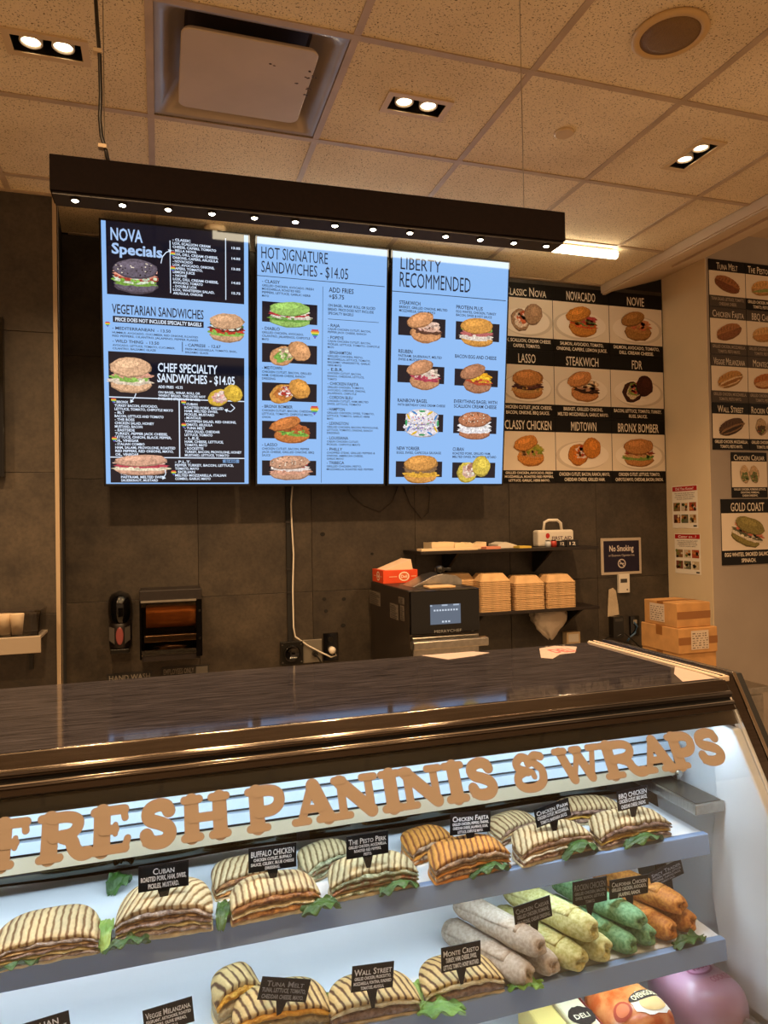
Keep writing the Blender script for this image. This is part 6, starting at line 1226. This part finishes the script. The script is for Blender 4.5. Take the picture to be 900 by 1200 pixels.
# ------------------------------------------------------------------ deli meats on the deck
DK = .4125
def log(label, name, pxt, ztop, rx, rz, L, yaw, m_, pw=2.4, rise=.0):
    c = U(*pxt, 2, ztop); t = thing(name, label, 'deli meat', (c.x, c.y, DK), 'deli meats on the case floor', yaw); b = MB(); loops = []; n = 28; hz = (ztop - DK) / 2
    for i in range(15):
        f_ = i / 14 * 2 - 1; k = max(.06, (1 - abs(f_) ** 3.2) ** (1 / 2.2)); loops.append([(rx * k * math.copysign(abs(math.cos(a)) ** (2 / pw), math.cos(a)) * (1 + .015 * math.sin(5 * a + 3 * f_)), L / 2 * f_, hz + hz * (.35 + .65 * k) * math.copysign(abs(math.sin(a)) ** (2 / pw), math.sin(a))) for a in [2 * PI * j / n for j in range(n)]])
    loft(b, loops, True, True); body = b.build('body', m_, t, smooth=True, local=True); return t, hz, c
TURK = mat('roast_turkey_skin', C('b8521e'), .25, col2=C('e09a5a'), scale=22, bump=.12, bscale=26)
HAMM = mat('boiled_ham', C('946a7c'), .3, col2=C('b08a98'), scale=5, bump=.06, bscale=20)
t1, hz, c1 = log('orange roasted turkey breast with oval label on case floor', 'turkey_breast', (736, 1161), .535, .08, .06, .2, .2, TURK)
t2, hz2, c2 = log('large pink ham at the right end of the case floor', 'ham', (815, 1132), .548, .075, .07, .24, .12, HAMM, 3.2)
t3, hz3, c3 = log('netted grey sausage end at the right corner of case floor', 'netted_meat', (872, 1196), .49, .036, .04, .10, .5, mat('netted_casing', C('8a7a76'), .4, col2=C('5a504e'), scale=60, bump=.5))
def patch(t, name, cx, cy, rx, ry, col, surf, e, n=28, jit=0.0, poly=None):   # label patch hugging the top of a log (local coords)
    rng = random.Random(5); b = MB(); rings = 5; vs = [(cx, cy, surf(cx, cy) + e)]; fs = []
    for r_ in range(1, rings + 1):
        for j in range(n):
            a = 2 * PI * j / n; k = r_ / rings * (1 + (jit * math.sin(8 * a) if jit else 0)); x, y = cx + rx * k * math.cos(a), cy + ry * k * math.sin(a); vs.append((x, y, surf(x, y) + e))
    for j in range(n): fs.append((0, 1 + j, 1 + (j + 1) % n))
    for r_ in range(rings - 1):
        for j in range(n): a0 = 1 + r_ * n; fs.append((a0 + j, a0 + n + j, a0 + n + (j + 1) % n, a0 + (j + 1) % n))
    b.add(vs, fs, 0, col); return b.build(name, PRINT, t, smooth=True, local=True)
def surf_of(rx, L, hz, pw=2.4):
    def s(x, y):
        f_ = min(.98, abs(2 * y / L)); k = max(.06, (1 - f_ ** 3.2) ** (1 / 2.2)); q = min(.99, abs(x) / (rx * k)); return hz + hz * (.35 + .65 * k) * (1 - q ** pw) ** (1 / pw) 
    return s
sf = surf_of(.08, .2, hz)
def wrap_text(t, s, x0, y0, x1, y1, col, surf, e, arc=0.0, name='lettering'):
    vs, fs = glyphs(s, .02); mx0, mx1 = min(v[0] for v in vs), max(v[0] for v in vs); b = MB(); P = []
    for x, y in vs:
        u = (x - mx0) / (mx1 - mx0); X = x0 + u * (x1 - x0); Y = y0 + y / .7 * (y1 - y0) + arc * (1 - (2 * u - 1) ** 2); P.append((X, Y, surf(X, Y) + e))
    b.add(P, fs, 0, col); b.build(name, PRINT, t, norm=False, local=True)
patch(t1, 'label_border', .02, -.045, .05, .033, C('f0ece0'), sf, .0015, jit=.06); patch(t1, 'label_centre', .02, -.05, .034, .021, C('d8b878'), sf, .0025)
patch(t1, 'label_band', .02, -.026, .046, .013, C('2a2622'), sf, .003)
wrap_text(t1, 'OVENGOLD', -.018, -.034, .058, -.02, C('e8d8a8'), sf, .0045)
patch(t1, 'round_stamp', -.05, -.03, .02, .02, C('a03a1a'), sf, .0012); patch(t1, 'round_stamp_centre', -.05, -.03, .014, .014, C('c86a3a'), sf, .002)
sf2 = surf_of(.075, .24, hz2, 3.2)
patch(t2, 'round_stamp', .0, -.01, .035, .022, C('8a5068'), sf2, .0012); patch(t2, 'round_stamp_centre', .0, -.01, .03, .017, C('b07a92'), sf2, .002); wrap_text(t2, 'HAM', -.02, -.016, .02, -.004, C('7a4058'), sf2, .003); wrap_text(t2, 'COOKED', -.01, -.06, .05, -.045, C('8a5068'), sf2, .0025)
# cheese blocks at the left of the turkey
for i, (pa, pb, zt, col, lb) in enumerate(((618, 654, .5, 'd8c070', 'yellow cheese block on the case floor'), (656, 690, .505, 'e8dcb4', 'cream cheese block with dark round label on the case floor'))):
    A, B = U(pa, 1183, 2, .5), U(pb, 1183, 2, .5); t = thing('cheese_block', lb, 'cheese', ((A.x + B.x) / 2, A.y - .02, DK))
    b = MB(); b.box((A.x, A.y - .14, DK), (B.x - .003, A.y + .05, zt)); b.build('block', mat('cheese_%d' % i, C(col), .4, var=.05, scale=10), t, bevel=.006)
    if i:
        pl = Pl(((A.x + B.x) / 2, A.y - .04, zt + .0005), (1, 0, 0), (0, 1, 0)); b = MB(); blob(b, pl, 0, 0, .03, .03, C('2c2824'), .0005, jit=.05, n=28); b.build('round_label', PRINT, t, norm=False)
        b = MB(); write(b, pl, 'DELI', -.018, -.008, .018, .006, C('e0d4b0'), .001); b.build('lettering', PRINT, t, norm=False)
        b = MB(); b.box((B.x - .0025, A.y - .141, zt - .04), (B.x - .001, A.y + .03, zt + .0005)); b.build('red_wrapper_band', mat('red_wrapper', C('8a2a26'), .4), t)
